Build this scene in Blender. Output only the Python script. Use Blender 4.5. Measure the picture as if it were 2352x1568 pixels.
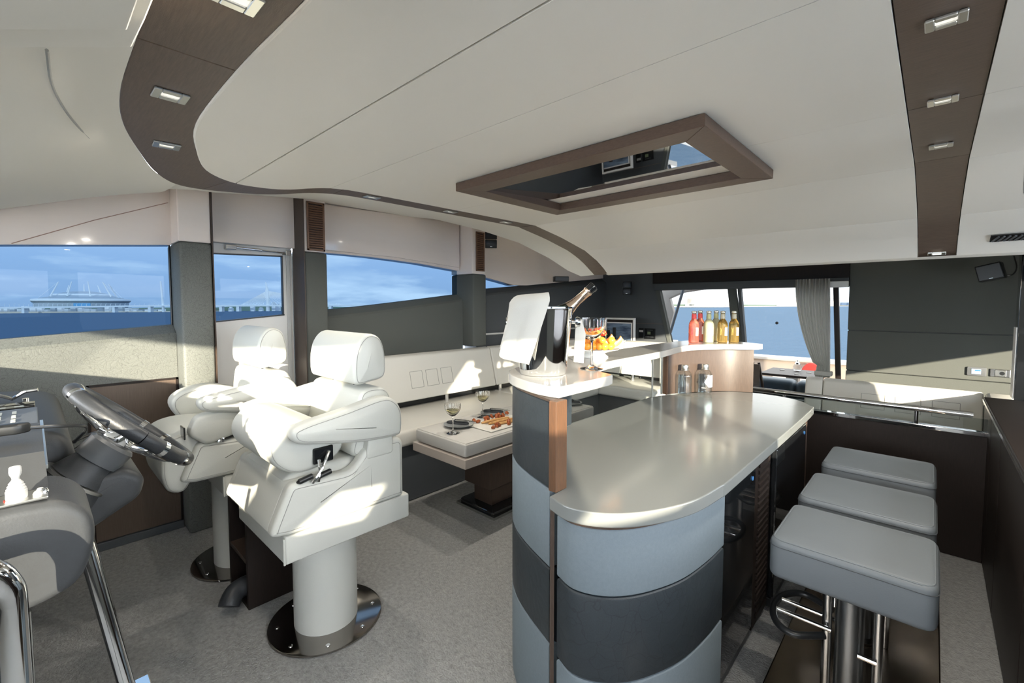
import bpy, bmesh, math, random
from mathutils import Vector, Matrix
random.seed(7)
for o in list(bpy.data.objects): bpy.data.objects.remove(o)
S = bpy.context.scene
COL = S.collection
R = math.radians

# ------------------------------------------------------------------ camera
# world axes: +X port, +Y aft, +Z up; floor of the saloon at z = 0
cam_d = bpy.data.cameras.new('camera'); cam = bpy.data.objects.new('camera', cam_d); COL.objects.link(cam)
cam_d.sensor_width = 36.0; cam_d.lens = 1035.0/2352.0*36.0; cam_d.shift_y = -32.0/2352.0
cam_d.clip_start = 0.02; cam_d.clip_end = 20000
cam.location = (0, 0, 1.6)
cam.rotation_euler = (R(90-3.0), 0, R(43.1))
S.camera = cam
# ------------------------------------------------------------------ view
S.view_settings.view_transform = 'Standard'; S.view_settings.look = 'None'
S.view_settings.gamma = 1.0; S.view_settings.use_curve_mapping = False
S.view_settings.exposure = 1.47
# ------------------------------------------------------------------ sky
SKY = 6.3
W = bpy.data.worlds.new('sky'); S.world = W; W.use_nodes = True
nt = W.node_tree; nt.nodes.clear(); N = nt.nodes.new; LK = nt.links.new
out = N('ShaderNodeOutputWorld'); bg = N('ShaderNodeBackground'); bg.inputs[1].default_value = SKY
tc = N('ShaderNodeTexCoord'); sp = N('ShaderNodeSeparateXYZ'); LK(tc.outputs['Generated'], sp.inputs[0])
rmp = N('ShaderNodeValToRGB'); LK(sp.outputs['Z'], rmp.inputs[0])
cr = rmp.color_ramp; cr.elements[0].position = 0.0; cr.elements[0].color = (.50, .58, .68, 1)
cr.elements[1].position = 1.0; cr.elements[1].color = (.62, .68, .80, 1)
e = cr.elements.new(.07); e.color = (.56, .65, .77, 1)
e = cr.elements.new(.18); e.color = (.82, .86, .92, 1)
e = cr.elements.new(.35); e.color = (.78, .82, .90, 1)
mp = N('ShaderNodeMapping'); mp.inputs['Scale'].default_value = (1.0, 1.0, 5.5); LK(tc.outputs['Generated'], mp.inputs[0])
nz = N('ShaderNodeTexNoise'); nz.inputs['Scale'].default_value = 3.2; nz.inputs['Detail'].default_value = 7; nz.inputs['Roughness'].default_value = .58
LK(mp.outputs[0], nz.inputs['Vector'])
cl = N('ShaderNodeValToRGB'); cl.color_ramp.elements[0].position = .48; cl.color_ramp.elements[1].position = .66
LK(nz.outputs['Fac'], cl.inputs[0])
mx = N('ShaderNodeMix'); mx.data_type = 'RGBA'; LK(cl.outputs[0], mx.inputs[0]); LK(rmp.outputs[0], mx.inputs[6]); mx.inputs[7].default_value = (1.0, .98, .95, 1)
LK(mx.outputs[2], bg.inputs[0]); LK(bg.outputs[0], out.inputs[0])
# ------------------------------------------------------------------ sun: low, from forward port
SUN_AZ = R(50.0); SUN_EL = math.atan(.155)
tr = Vector((-math.sin(SUN_AZ), math.cos(SUN_AZ), -math.tan(SUN_EL))).normalized()
sd = bpy.data.lights.new('sun', 'SUN'); sun = bpy.data.objects.new('sun', sd); COL.objects.link(sun)
sd.energy = 7.8; sd.angle = R(.6); sd.color = (1.0, .88, .70)
sun.rotation_euler = tr.to_track_quat('-Z', 'Y').to_euler(); sun.location = (6, -6, 6)

# ------------------------------------------------------------------ materials
MATS = {}
def P(name, col, rough=.5, metal=0.0, spec=None, coat=0.0, trans=0.0, ior=1.45, bump=None, var=None, stretch=(1, 1, 1), emit=None):
    """procedural principled material; bump=(scale, strength), var=(scale, amount, colour2)"""
    if name in MATS: return MATS[name]
    m = bpy.data.materials.new(name); m.use_nodes = True; t = m.node_tree
    b = t.nodes['Principled BSDF']; b.inputs['Base Color'].default_value = (*col, 1)
    b.inputs['Roughness'].default_value = rough; b.inputs['Metallic'].default_value = metal
    b.inputs['IOR'].default_value = ior
    if spec is not None: b.inputs['Specular IOR Level'].default_value = spec
    if coat: b.inputs['Coat Weight'].default_value = coat; b.inputs['Coat Roughness'].default_value = .04
    if trans: b.inputs['Transmission Weight'].default_value = trans
    if emit: b.inputs['Emission Color'].default_value = (*emit[0], 1); b.inputs['Emission Strength'].default_value = emit[1]
    if bump or var:
        c = t.nodes.new('ShaderNodeTexCoord'); mpn = t.nodes.new('ShaderNodeMapping'); mpn.inputs['Scale'].default_value = stretch
        t.links.new(c.outputs['Object'], mpn.inputs[0])
    if var:
        n = t.nodes.new('ShaderNodeTexNoise'); n.inputs['Scale'].default_value = var[0]; n.inputs['Detail'].default_value = 6; n.inputs['Roughness'].default_value = .65
        t.links.new(mpn.outputs[0], n.inputs['Vector'])
        rp = t.nodes.new('ShaderNodeValToRGB'); rp.color_ramp.elements[0].position = .5-var[1]/2; rp.color_ramp.elements[1].position = .5+var[1]/2
        rp.color_ramp.elements[0].color = (*col, 1); rp.color_ramp.elements[1].color = (*var[2], 1)
        t.links.new(n.outputs['Fac'], rp.inputs[0]); t.links.new(rp.outputs[0], b.inputs['Base Color'])
    if bump:
        n2 = t.nodes.new('ShaderNodeTexNoise'); n2.inputs['Scale'].default_value = bump[0]; n2.inputs['Detail'].default_value = 5
        t.links.new(mpn.outputs[0], n2.inputs['Vector'])
        bp = t.nodes.new('ShaderNodeBump'); bp.inputs['Strength'].default_value = bump[1]; bp.inputs['Distance'].default_value = .004
        t.links.new(n2.outputs['Fac'], bp.inputs['Height']); t.links.new(bp.outputs[0], b.inputs['Normal'])
    MATS[name] = m; return m

def glassy(name, tint, refl=.06, rough=0.0):
    """thin pane: tinted see-through with a fresnel-like mirror on top"""
    m = bpy.data.materials.new(name); m.use_nodes = True; t = m.node_tree; t.nodes.clear()
    o = t.nodes.new('ShaderNodeOutputMaterial'); a = t.nodes.new('ShaderNodeBsdfTransparent'); a.inputs[0].default_value = (*tint, 1)
    g = t.nodes.new('ShaderNodeBsdfGlossy'); g.inputs['Roughness'].default_value = rough
    lw = t.nodes.new('ShaderNodeLayerWeight'); lw.inputs[0].default_value = .18
    mu = t.nodes.new('ShaderNodeMath'); mu.operation = 'MULTIPLY_ADD'; mu.inputs[1].default_value = .30; mu.inputs[2].default_value = refl; mu.use_clamp = True
    t.links.new(lw.outputs['Fresnel'], mu.inputs[0])
    s = t.nodes.new('ShaderNodeMixShader'); t.links.new(mu.outputs[0], s.inputs[0]); t.links.new(a.outputs[0], s.inputs[1]); t.links.new(g.outputs[0], s.inputs[2])
    t.links.new(s.outputs[0], o.inputs[0]); MATS[name] = m; return m

def crinkle(name, base, line, scale=26.0, rough=.55, mortar=.03):
    """crinkled vinyl: fine random crease lines over a fine grain"""
    m = bpy.data.materials.new(name); m.use_nodes = True; t = m.node_tree; b = t.nodes['Principled BSDF']
    b.inputs['Roughness'].default_value = rough
    c = t.nodes.new('ShaderNodeTexCoord')
    n = t.nodes.new('ShaderNodeTexNoise'); n.inputs['Scale'].default_value = 5; n.inputs['Detail'].default_value = 3
    t.links.new(c.outputs['Object'], n.inputs['Vector'])
    ad = t.nodes.new('ShaderNodeVectorMath'); ad.operation = 'MULTIPLY_ADD'; ad.inputs[1].default_value = (.25, .25, .25)
    t.links.new(n.outputs['Color'], ad.inputs[0]); t.links.new(c.outputs['Object'], ad.inputs[2])
    v = t.nodes.new('ShaderNodeTexVoronoi'); v.feature = 'DISTANCE_TO_EDGE'; v.inputs['Scale'].default_value = scale
    t.links.new(ad.outputs[0], v.inputs['Vector'])
    r1 = t.nodes.new('ShaderNodeValToRGB'); r1.color_ramp.elements[0].position = 0; r1.color_ramp.elements[1].position = mortar
    r1.color_ramp.elements[0].color = (*line, 1); r1.color_ramp.elements[1].color = (*base, 1)
    t.links.new(v.outputs['Distance'], r1.inputs[0])
    n2 = t.nodes.new('ShaderNodeTexNoise'); n2.inputs['Scale'].default_value = 260; t.links.new(c.outputs['Object'], n2.inputs['Vector'])
    mxn = t.nodes.new('ShaderNodeMix'); mxn.data_type = 'RGBA'; mxn.blend_type = 'MULTIPLY'; mxn.inputs[0].default_value = .55
    t.links.new(r1.outputs[0], mxn.inputs[6]); t.links.new(n2.outputs['Fac'], mxn.inputs[7])
    gm = t.nodes.new('ShaderNodeMix'); gm.data_type = 'RGBA'; gm.blend_type = 'MULTIPLY'; gm.inputs[0].default_value = 1; gm.inputs[7].default_value = (1.35, 1.35, 1.35, 1)
    t.links.new(mxn.outputs[2], gm.inputs[6]); t.links.new(gm.outputs[2], b.inputs['Base Color'])
    bp = t.nodes.new('ShaderNodeBump'); bp.inputs['Strength'].default_value = .35; bp.inputs['Distance'].default_value = .003
    t.links.new(v.outputs['Distance'], bp.inputs['Height']); t.links.new(bp.outputs[0], b.inputs['Normal'])
    MATS[name] = m; return m

CEIL = P('ceiling_leather', (.89, .84, .75), .45, bump=(300, .05))
CEIL2 = P('ceiling_moulding', (.85, .815, .73), .5)
PINK = P('gloss_blush_lacquer', (.86, .765, .70), .12, coat=.4, var=(6, .5, (.84, .74, .675)), stretch=(.6, .6, 3))
SEAM = P('seam_dark', (.20, .13, .10), .7)
SEAMG = P('stitch_grey', (.30, .30, .28), .8)
STRIP = P('smoked_oak', (.165, .117, .085), .42, var=(14, .5, (.105, .073, .053)), stretch=(1.2, 14, 6), bump=(60, .12))
WOODR = P('amber_oak', (.125, .058, .027), .4, var=(24, .5, (.062, .034, .019)), stretch=(8, 8, .7), bump=(80, .1))
WOODD = P('dark_wenge', (.020, .0135, .011), .48, spec=.3, var=(30, .5, (.011, .008, .0065)), stretch=(6, 6, .5))
WOODM = P('mid_brown_oak', (.066, .043, .031), .45, var=(26, .5, (.040, .027, .020)), stretch=(7, 7, .6), bump=(80, .1))
WOODF = P('frame_oak', (.135, .082, .054), .42, var=(26, .5, (.085, .05, .033)), stretch=(2, 9, 7), bump=(80, .1))
WOODH = P('striped_walnut', (.125, .090, .067), .4, var=(30, .5, (.085, .06, .045)), stretch=(9, 9, .35))
WALLG = crinkle('grey_crinkle_vinyl', (.125, .132, .120), (.078, .083, .076), 48, .6, .06)
WALLD = P('dark_fabric_wall', (.115, .120, .110), .9, spec=.15, bump=(500, .3), var=(420, .5, (.085, .09, .083)))
WALLB = P('charcoal_wall', (.078, .084, .088), .62, bump=(400, .2), var=(300, .5, (.060, .066, .072)))
CARPET = P('carpet', (.345, .343, .332), .95, bump=(110, 2.0), var=(45, .42, (.20, .20, .195)))
LEATH = P('ivory_leather', (.53, .535, .495), .42, bump=(120, .06))
LEATH2 = P('sofa_leather', (.62, .605, .555), .45, bump=(22, .35))
GREYL = P('stool_leather', (.120, .134, .145), .5, bump=(220, .08))
BANDL = P('bar_linen', (.140, .170, .190), .6, var=(90, .6, (.115, .142, .162)), stretch=(1, 1, 1), bump=(300, .12))
BANDD = crinkle('bar_dark_vinyl', (.016, .022, .027), (.008, .011, .015), 16, .5, .03)
STONE = P('white_quartz', (.155, .163, .157), .16, spec=.40)
STONEW = P('shelf_quartz', (.34, .335, .32), .13, spec=.45)
CHROME = P('chrome', (.82, .83, .84), .06, metal=1)
STEEL = P('brushed_steel', (.55, .55, .54), .25, metal=1)
MIRROR = P('smoked_mirror', (.42, .43, .44), .015, metal=1)
DARKST = P('polished_plate', (.30, .28, .26), .10, metal=1)
BRONZE = P('bronze_plate', (.30, .25, .20), .22, metal=1)
BLACK = P('black_plastic', (.012, .013, .014), .35)
BLACKG = P('black_glass', (.008, .009, .010), .04, coat=.5)
BLACKL = P('black_leather', (.022, .024, .027), .42, bump=(200, .15))
CONSO = P('console_vinyl', (.040, .043, .046), .5, bump=(240, .12), var=(30, .5, (.034, .036, .038)))
GREYP = P('grey_plastic', (.10, .105, .11), .4)
WHITEP = P('white_plastic', (.55, .545, .52), .4)
ALU = P('white_aluminium', (.70, .685, .655), .35)
LAMPD = P('lamp_diffuser', (.85, .85, .80), .5, emit=((1, .96, .88), .25))
SATIN = P('satin_nickel', (.66, .66, .62), .28, metal=1)
NAPK = P('napkin_linen', (.52, .505, .46), .85, bump=(500, .2))
QUILT = P('table_linen', (.50, .485, .455), .85, bump=(380, .4))
TAUPE = P('taupe_lacquer', (.46, .40, .35), .25)
CURT = P('curtain_fabric', (.55, .55, .51), .85, bump=(300, .2))
def _translucent(m, col, fac):
    t = m.node_tree; b = t.nodes['Principled BSDF']; o = [n for n in t.nodes if n.type == 'OUTPUT_MATERIAL'][0]
    tl = t.nodes.new('ShaderNodeBsdfTranslucent'); tl.inputs[0].default_value = (*col, 1); s = t.nodes.new('ShaderNodeMixShader'); s.inputs[0].default_value = fac
    t.links.new(b.outputs[0], s.inputs[1]); t.links.new(tl.outputs[0], s.inputs[2]); t.links.new(s.outputs[0], o.inputs[0])
_translucent(CURT, (.5, .5, .46), .35)
SEA = None
GL_S = glassy('tinted_side_glass', (.026, .041, .060), .004)
GL_A = glassy('aft_door_glass', (.160, .162, .155), .005)
GL_F = glassy('clear_glass', (.90, .92, .92), .03)
GL_B = glassy('screen_glass', (.80, .84, .84), .05)
CRYST = P('crystal', (1, 1, 1), .02, trans=1.0, ior=1.45)
GLASSB = glassy('bottle_glass', (.95, .975, .975), .06)

# ------------------------------------------------------------------ helpers
def link(name, me, mat, parent=None, smooth=True, ang=38):
    me.materials.append(mat); 
    if smooth:
        me.polygons.foreach_set('use_smooth', [True]*len(me.polygons)); me.set_sharp_from_angle(angle=R(ang))
    o = bpy.data.objects.new(name, me); COL.objects.link(o)
    if parent is not None: o.parent = parent
    return o
def from_bm(name, bm, mat, parent=None, smooth=True, ang=38):
    bmesh.ops.recalc_face_normals(bm, faces=bm.faces)
    me = bpy.data.meshes.new(name); bm.to_mesh(me); bm.free(); return link(name, me, mat, parent, smooth, ang)
def raw(name, v, f, mat, parent=None, smooth=False):
    me = bpy.data.meshes.new(name); me.from_pydata([tuple(p) for p in v], [], f); me.update(); return link(name, me, mat, parent, smooth)
def empty(name, loc=(0, 0, 0), rz=0.0, parent=None):
    o = bpy.data.objects.new(name, None); COL.objects.link(o); o.location = loc; o.rotation_euler = (0, 0, rz); o.empty_display_size = .05
    if parent is not None: o.parent = parent
    return o
def tag(o, label, cat, group=None, kind=None):
    o['label'] = label; o['category'] = cat
    if group: o['group'] = group
    if kind: o['kind'] = kind
    return o
def struct(o, label=None):
    o['kind'] = 'structure'
    if label: o['label'] = label
    return o
def box_bm(bm, x0, x1, y0, y1, z0, z1):
    v = [bm.verts.new(p) for p in ((x0, y0, z0), (x1, y0, z0), (x1, y1, z0), (x0, y1, z0), (x0, y0, z1), (x1, y0, z1), (x1, y1, z1), (x0, y1, z1))]
    for f in ((0, 3, 2, 1), (4, 5, 6, 7), (0, 1, 5, 4), (1, 2, 6, 5), (2, 3, 7, 6), (3, 0, 4, 7)): bm.faces.new([v[i] for i in f])
def box(name, x0, x1, y0, y1, z0, z1, mat, parent=None, bev=.004, seg=2):
    bm = bmesh.new(); box_bm(bm, x0, x1, y0, y1, z0, z1)
    if bev: bmesh.ops.bevel(bm, geom=list(bm.edges), offset=bev, segments=seg, affect='EDGES', profile=.5)
    return from_bm(name, bm, mat, parent, bool(bev), 38 if bev > .016 else 17)
AX = {'x': lambda a, b, t: (t, a, b), 'y': lambda a, b, t: (a, t, b), 'z': lambda a, b, t: (a, b, t)}
def offset_poly(prof, d):
    """inward mitred offset of a simple polygon (d > 0 shrinks)"""
    q = [Vector(p[:2]) for p in prof]; n = len(q)
    area = sum(q[k].x*q[(k+1) % n].y-q[(k+1) % n].x*q[k].y for k in range(n)); sg = 1 if area > 0 else -1
    out = []
    for k in range(n):
        a, b, c = q[k-1], q[k], q[(k+1) % n]; e1 = b-a; e2 = c-b
        if e1.length < 1e-7: e1 = e2
        if e2.length < 1e-7: e2 = e1
        n1 = Vector((-e1.y, e1.x)).normalized()*sg; n2 = Vector((-e2.y, e2.x)).normalized()*sg
        m = n1+n2
        if m.length < 1e-6: m = n1
        m.normalize(); c_ = max(.45, m.dot(n1)); out.append((b.x+m.x*d/c_, b.y+m.y*d/c_))
    return out
def prism(name, prof, axis, t0, t1, mat, parent=None, bev=0.0, seg=3, dome=0.0):
    """2D outline extruded along an axis; the two rims are rolled over with radius bev, dome swells the end faces"""
    bm = bmesh.new(); F = AX[axis]; n = len(prof); rings = []
    if bev:
        bev = min(bev, abs(t1-t0)*.49); st = []
        for k in range(seg+1):
            a = math.pi/2*k/seg; st.append((t0+bev*(1-math.sin(a)), bev*(1-math.cos(a))))
        st = st[::-1]
        prof_levels = [(t, d) for t, d in st]+[(t0+t1-t, d) for t, d in st[::-1]]
        lev = [(t0+bev*(1-math.sin(math.pi/2*(1-k/seg))), bev*(1-math.cos(math.pi/2*(1-k/seg)))) for k in range(seg+1)]
        lev = lev+[(t0+t1-t, d) for t, d in lev[::-1]]
    else: lev = [(t0, 0.0), (t1, 0.0)]
    for t, d in lev:
        p = offset_poly(prof, d) if d > 1e-9 else prof
        rings.append([bm.verts.new(F(a[0], a[1], t)) for a in p])
    for A, B in zip(rings, rings[1:]):
        for k in range(n): bm.faces.new((A[k], B[k], B[(k+1) % n], A[(k+1) % n]))
    if dome:
        for ring, t, sgn in ((rings[0], t0, -1), (rings[-1], t1, 1)):
            base = offset_poly(prof, bev); prev = ring
            cx = sum(p[0] for p in base)/n; cy = sum(p[1] for p in base)/n
            for f_ in (.72, .42):
                cur = [bm.verts.new(F(cx+(p[0]-cx)*f_, cy+(p[1]-cy)*f_, t+sgn*dome*(1-f_*f_))) for p in base]
                for k in range(n):
                    q = (prev[k], cur[k], cur[(k+1) % n], prev[(k+1) % n]); bm.faces.new(q if sgn > 0 else q[::-1])
                prev = cur
            bm.faces.new(prev)
    else:
        bm.faces.new(rings[0]); bm.faces.new(rings[-1][::-1])
    return from_bm(name, bm, mat, parent, True, 38 if bev > .016 or not bev else 17)
def cr_closed(pts, n=6):
    out = []; k = len(pts)
    for i in range(k):
        p0, p1, p2, p3 = (Vector(pts[(i+j-1) % k]) for j in range(4))
        for s in range(n):
            t = s/n; out.append(tuple(.5*((2*p1)+(-p0+p2)*t+(2*p0-5*p1+4*p2-p3)*t*t+(-p0+3*p1-3*p2+p3)*t**3)))
    return out
def cr_open(pts, n=6):
    out = []; k = len(pts); q = [Vector(p) for p in pts]; q = [2*q[0]-q[1]]+q+[2*q[-1]-q[-2]]
    for i in range(1, k):
        p0, p1, p2, p3 = q[i-1], q[i], q[i+1], q[i+2]
        for s in range(n):
            t = s/n; out.append(tuple(.5*((2*p1)+(-p0+p2)*t+(2*p0-5*p1+4*p2-p3)*t*t+(-p0+3*p1-3*p2+p3)*t**3)))
    out.append(tuple(pts[-1])); return out
def round_poly(pts, r, n=5):
    """corner-rounded polygon (2D)"""
    out = []; k = len(pts)
    for i in range(k):
        a, b, c = Vector(pts[i-1]), Vector(pts[i]), Vector(pts[(i+1) % k])
        rr = r[i] if isinstance(r, (list, tuple)) else r
        d1 = (a-b); d2 = (c-b); l = min(rr, d1.length*.49, d2.length*.49)
        p, q = b+d1.normalized()*l, b+d2.normalized()*l
        if l < 1e-5: out.append(tuple(b)); continue
        for s in range(n+1):
            t = s/n; out.append(tuple((1-t)**2*p+2*t*(1-t)*b+t*t*q))
    return out
def tube_bm(bm, pts, rad, n=10, cap=True):
    pts = [Vector(p) for p in pts]; rings = []; prev = None
    for i, p in enumerate(pts):
        d = ((pts[i+1]-p) if i == 0 else (p-pts[i-1]) if i == len(pts)-1 else (pts[i+1]-pts[i-1])).normalized()
        if prev is None:
            u = d.orthogonal().normalized()
        else:
            u = (prev-d*prev.dot(d)); u = u.normalized() if u.length > 1e-6 else d.orthogonal().normalized()
        prev = u; w = d.cross(u); r = rad[i] if isinstance(rad, (list, tuple)) else rad
        rings.append([bm.verts.new(p+u*r*math.cos(2*math.pi*j/n)+w*r*math.sin(2*math.pi*j/n)) for j in range(n)])
    for a, b in zip(rings, rings[1:]):
        for j in range(n): bm.faces.new((a[j], a[(j+1) % n], b[(j+1) % n], b[j]))
    if cap: bm.faces.new(rings[0][::-1]); bm.faces.new(rings[-1])
def tube(name, pts, rad, mat, parent=None, n=10):
    bm = bmesh.new(); tube_bm(bm, pts, rad, n); return from_bm(name, bm, mat, parent)
def lathe_bm(bm, prof, n=32, c=(0, 0, 0), sx=1.0, sy=1.0, cap=True):
    rings = []
    for r, z in prof:
        rings.append([bm.verts.new((c[0]+max(r, 1e-5)*sx*math.cos(2*math.pi*j/n), c[1]+max(r, 1e-5)*sy*math.sin(2*math.pi*j/n), c[2]+z)) for j in range(n)])
    for a, b in zip(rings, rings[1:]):
        for j in range(n): bm.faces.new((a[j], a[(j+1) % n], b[(j+1) % n], b[j]))
    if cap:
        bm.faces.new(rings[0][::-1]); bm.faces.new(rings[-1])
    return rings
def lathe(name, prof, mat, parent=None, n=32, c=(0, 0, 0), sx=1.0, sy=1.0, cap=True):
    bm = bmesh.new(); lathe_bm(bm, prof, n, c, sx, sy, cap); return from_bm(name, bm, mat, parent)
def ring_arc(cx, cy, r, a0, a1, n): return [(cx+r*math.cos(R(a0+(a1-a0)*i/n)), cy+r*math.sin(R(a0+(a1-a0)*i/n))) for i in range(n+1)]
def copy_tree(o, parent=None):
    c = o.copy(); COL.objects.link(c); c.parent = parent
    for ch in list(o.children): copy_tree(ch, c)
    return c
def wall_strip(name, path, z0, z1, th, mat, parent=None, bev=.0):
    """vertical curved panel: plan path (x, y) given thickness th to its left"""
    q = [Vector(p) for p in path]; inner = []
    for i, p in enumerate(q):
        d = ((q[i+1]-p) if i == 0 else (p-q[i-1]) if i == len(q)-1 else (q[i+1]-q[i-1])).normalized()
        inner.append(p+Vector((-d.y, d.x))*th)
    return prism(name, [tuple(p) for p in q]+[tuple(p) for p in inner[::-1]], 'z', z0, z1, mat, parent, bev)
def text_mesh(name, body, size, mat, parent, loc, rot, ext=.0006, align='CENTER'):
    cu = bpy.data.curves.new(name, 'FONT'); cu.body = body; cu.size = size; cu.align_x = align; cu.align_y = 'CENTER'; cu.extrude = ext; cu.resolution_u = 2
    t = bpy.data.objects.new(name, cu); COL.objects.link(t)
    dg = bpy.context.evaluated_depsgraph_get(); me = bpy.data.meshes.new_from_object(t.evaluated_get(dg)); bpy.data.objects.remove(t)
    o = link(name, me, mat, parent, smooth=False); o.location = loc; o.rotation_euler = rot; return o
# ================================================================== SETTING
# ---- floor
fl = box('floor', -4.05, 1.7, -2.6, 6.45, -.06, 0, CARPET, bev=0); struct(fl, 'grey looped carpet floor of the saloon')
# ---- ceiling profile aft of the bend
def cz(y):
    pts = [(-9, 2.2), (2.67, 2.2), (3.0, 2.145), (3.35, 2.067), (3.55, 1.99), (3.66, 1.93), (3.74, 1.875)]
    for (a, za), (b, zb) in zip(pts, pts[1:]):
        if y <= b: return za+(zb-za)*(y-a)/(b-a)
    return 1.875
ce = empty('ceiling', (0, 0, 2.2)); ce.location = (0, 0, 0); struct(ce)
def sheet(name, left, right, ys, mat, parent, dz=0.0, th=.02, nx=1, lip=False):
    """ceiling sheet between two edge functions x(y), following cz; a closed slab"""
    v = []; f = []; rows = len(ys); cols = nx+1
    for k, up in ((0, 0.0), (1, th)):
        for y in ys:
            for i in range(cols):
                x = left(y)+(right(y)-left(y))*i/nx; v.append((x, y, cz(y)+dz+up))
    off = rows*cols
    for j in range(rows-1):
        for i in range(nx):
            a = j*cols+i; f.append((a, a+cols, a+cols+1, a+1)); b = off+a; f.append((b, b+1, b+cols+1, b+cols))
    for j in range(rows-1):
        a = j*cols; f.append((a, off+a, off+a+cols, a+cols)); a = j*cols+nx; f.append((a, a+cols, off+a+cols, off+a))
    for i in range(nx):
        a = i; f.append((a, a+1, off+a+1, off+a)); a = (rows-1)*cols+i; f.append((a, off+a, off+a+1, a+1))
    bm = bmesh.new(); vs = [bm.verts.new(p) for p in v]
    for q in f: bm.faces.new([vs[i] for i in q])
    return from_bm(name, bm, mat, parent, True, 50)
def interp(tab):
    def fn(y):
        if y <= tab[0][0]: return tab[0][1]
        for (a, xa), (b, xb) in zip(tab, tab[1:]):
            if y <= b: return xa+(xb-xa)*(y-a)/(b-a)
        return tab[-1][1]
    return fn
# starboard edge of the centre field = inner edge of the oak band (plan points x, y)
inner_curve = cr_open([(-.2, .40), (-.9, .40), (-1.35, .39), (-1.84, .405), (-2.16, .475), (-2.42, .565), (-2.56, .70), (-2.565, .85), (-2.50, .955), (-2.38, 1.03), (-2.30, 1.12), (-2.275, 1.3), (-2.265, 2.0), (-2.26, 2.67)], 5)
outer_curve = cr_open([(-.2, .19), (-.9, .19), (-1.35, .19), (-1.735, .20), (-2.03, .24), (-2.35, .325), (-2.62, .41), (-2.81, .51), (-2.86, .62), (-2.82, .76), (-2.76, .88), (-2.66, .98), (-2.52, 1.07), (-2.44, 1.2), (-2.42, 1.4), (-2.42, 2.0), (-2.42, 2.67)], 5)
tabI = [(p[1], p[0]) for p in inner_curve if p[1] > .70 and p[0] < -2.2]; tabI.sort()
xl = interp(tabI); xr = lambda y: -.085
def dens(a, b, k=12):
    return [a+(b-a)*i/k for i in range(k+1)]
seams = [.73, 1.09, 1.895, 2.672, 3.35, 3.74]
# first field: bounded forward by the curved band
g = .0012
poly0 = [(p[0], p[1]) for p in inner_curve if p[1] <= .727 and not (p[0] < -2.45 and p[1] > .727)]
poly0 = poly0+[(xl(.727), .727), (-.085, .727), (-.085, .40)]
prism('ceiling_panel', poly0, 'z', 2.2, 2.222, CEIL, ce, .006, 2)
for a, b in zip(seams, seams[1:]):
    k = 14 if b < 1.2 else 10
    sheet('ceiling_panel', lambda y: xl(y)+.002, xr, dens(a+g, b-g, k), CEIL, ce, 0, .022, nx=6)
# rolled aft lip of the centre field
lp = [(3.74, 1.875), (3.765, 1.872), (3.785, 1.885), (3.79, 1.91), (3.78, 1.95), (3.74, 1.99)]
lp2 = lp+[(y-.02, z+.01) for y, z in lp[::-1]]
prism('ceiling_lip', lp2, 'x', -2.27, 1.6, CEIL, ce)
# port field outboard of the dark band
for a, b in zip([-.6]+seams[2:], seams[2:]):
    sheet('ceiling_panel', lambda y: .085, lambda y: 1.63, dens(a+g, b-g, 8), CEIL, ce, 0, .022, nx=2)
# solid deckhead above everything
box('deckhead', -4.2, 1.85, -2.4, 7.0, 2.62, 2.70, CEIL2, ce, bev=0)
box('deckhead_drop', -2.3, 1.6, 3.80, 3.84, 1.93, 2.63, WALLB, ce, bev=0)
# ---- oak band on the starboard side and across the front: planks between joints
t1 = empty('trim_1'); struct(t1, 'smoked oak band curving along the starboard side of the ceiling')
def band(i0, i1, o0, o1, name='plank'):
    a = inner_curve[i0:i1+1]; b = outer_curve[o0:o1+1]
    prism(name, [tuple(p) for p in a]+[tuple(p) for p in b[::-1]], 'z', 2.206, 2.23, STRIP, t1, .003, 2)
def nearest(c, pt): return min(range(len(c)), key=lambda i: (c[i][0]-pt[0])**2+(c[i][1]-pt[1])**2)
cuts = [((-.2, .4), (-.2, .19)), ((-1.327, .387), (-1.339, .193)), ((-2.56, .70), (-2.86, .66)), ((-2.275, 1.16), (-2.44, 1.16)), ((-2.26, 2.67), (-2.42, 2.67))]
for (a, b), (c, d) in zip(cuts, cuts[1:]):
    band(nearest(inner_curve, a), nearest(inner_curve, c), nearest(outer_curve, b), nearest(outer_curve, d))
sheet('plank', lambda y: -2.42, lambda y: -2.262, dens(2.672, 3.76, 12), STRIP, t1, .004, .02)
# ---- port band
t2 = empty('trim_2'); struct(t2, 'dark oak band along the port side of the ceiling')
for a, b in ((.45, 1.9), (1.902, 2.62), (2.622, 3.76)):
    sheet('plank', lambda y: -.082, lambda y: .082, dens(a+.001, b-.001, 10), STRIP, t2, .004, .02)
prism('plank_end', [(y, z+.004) for y, z in lp2], 'x', -.082, .082, STRIP, t2)
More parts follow.
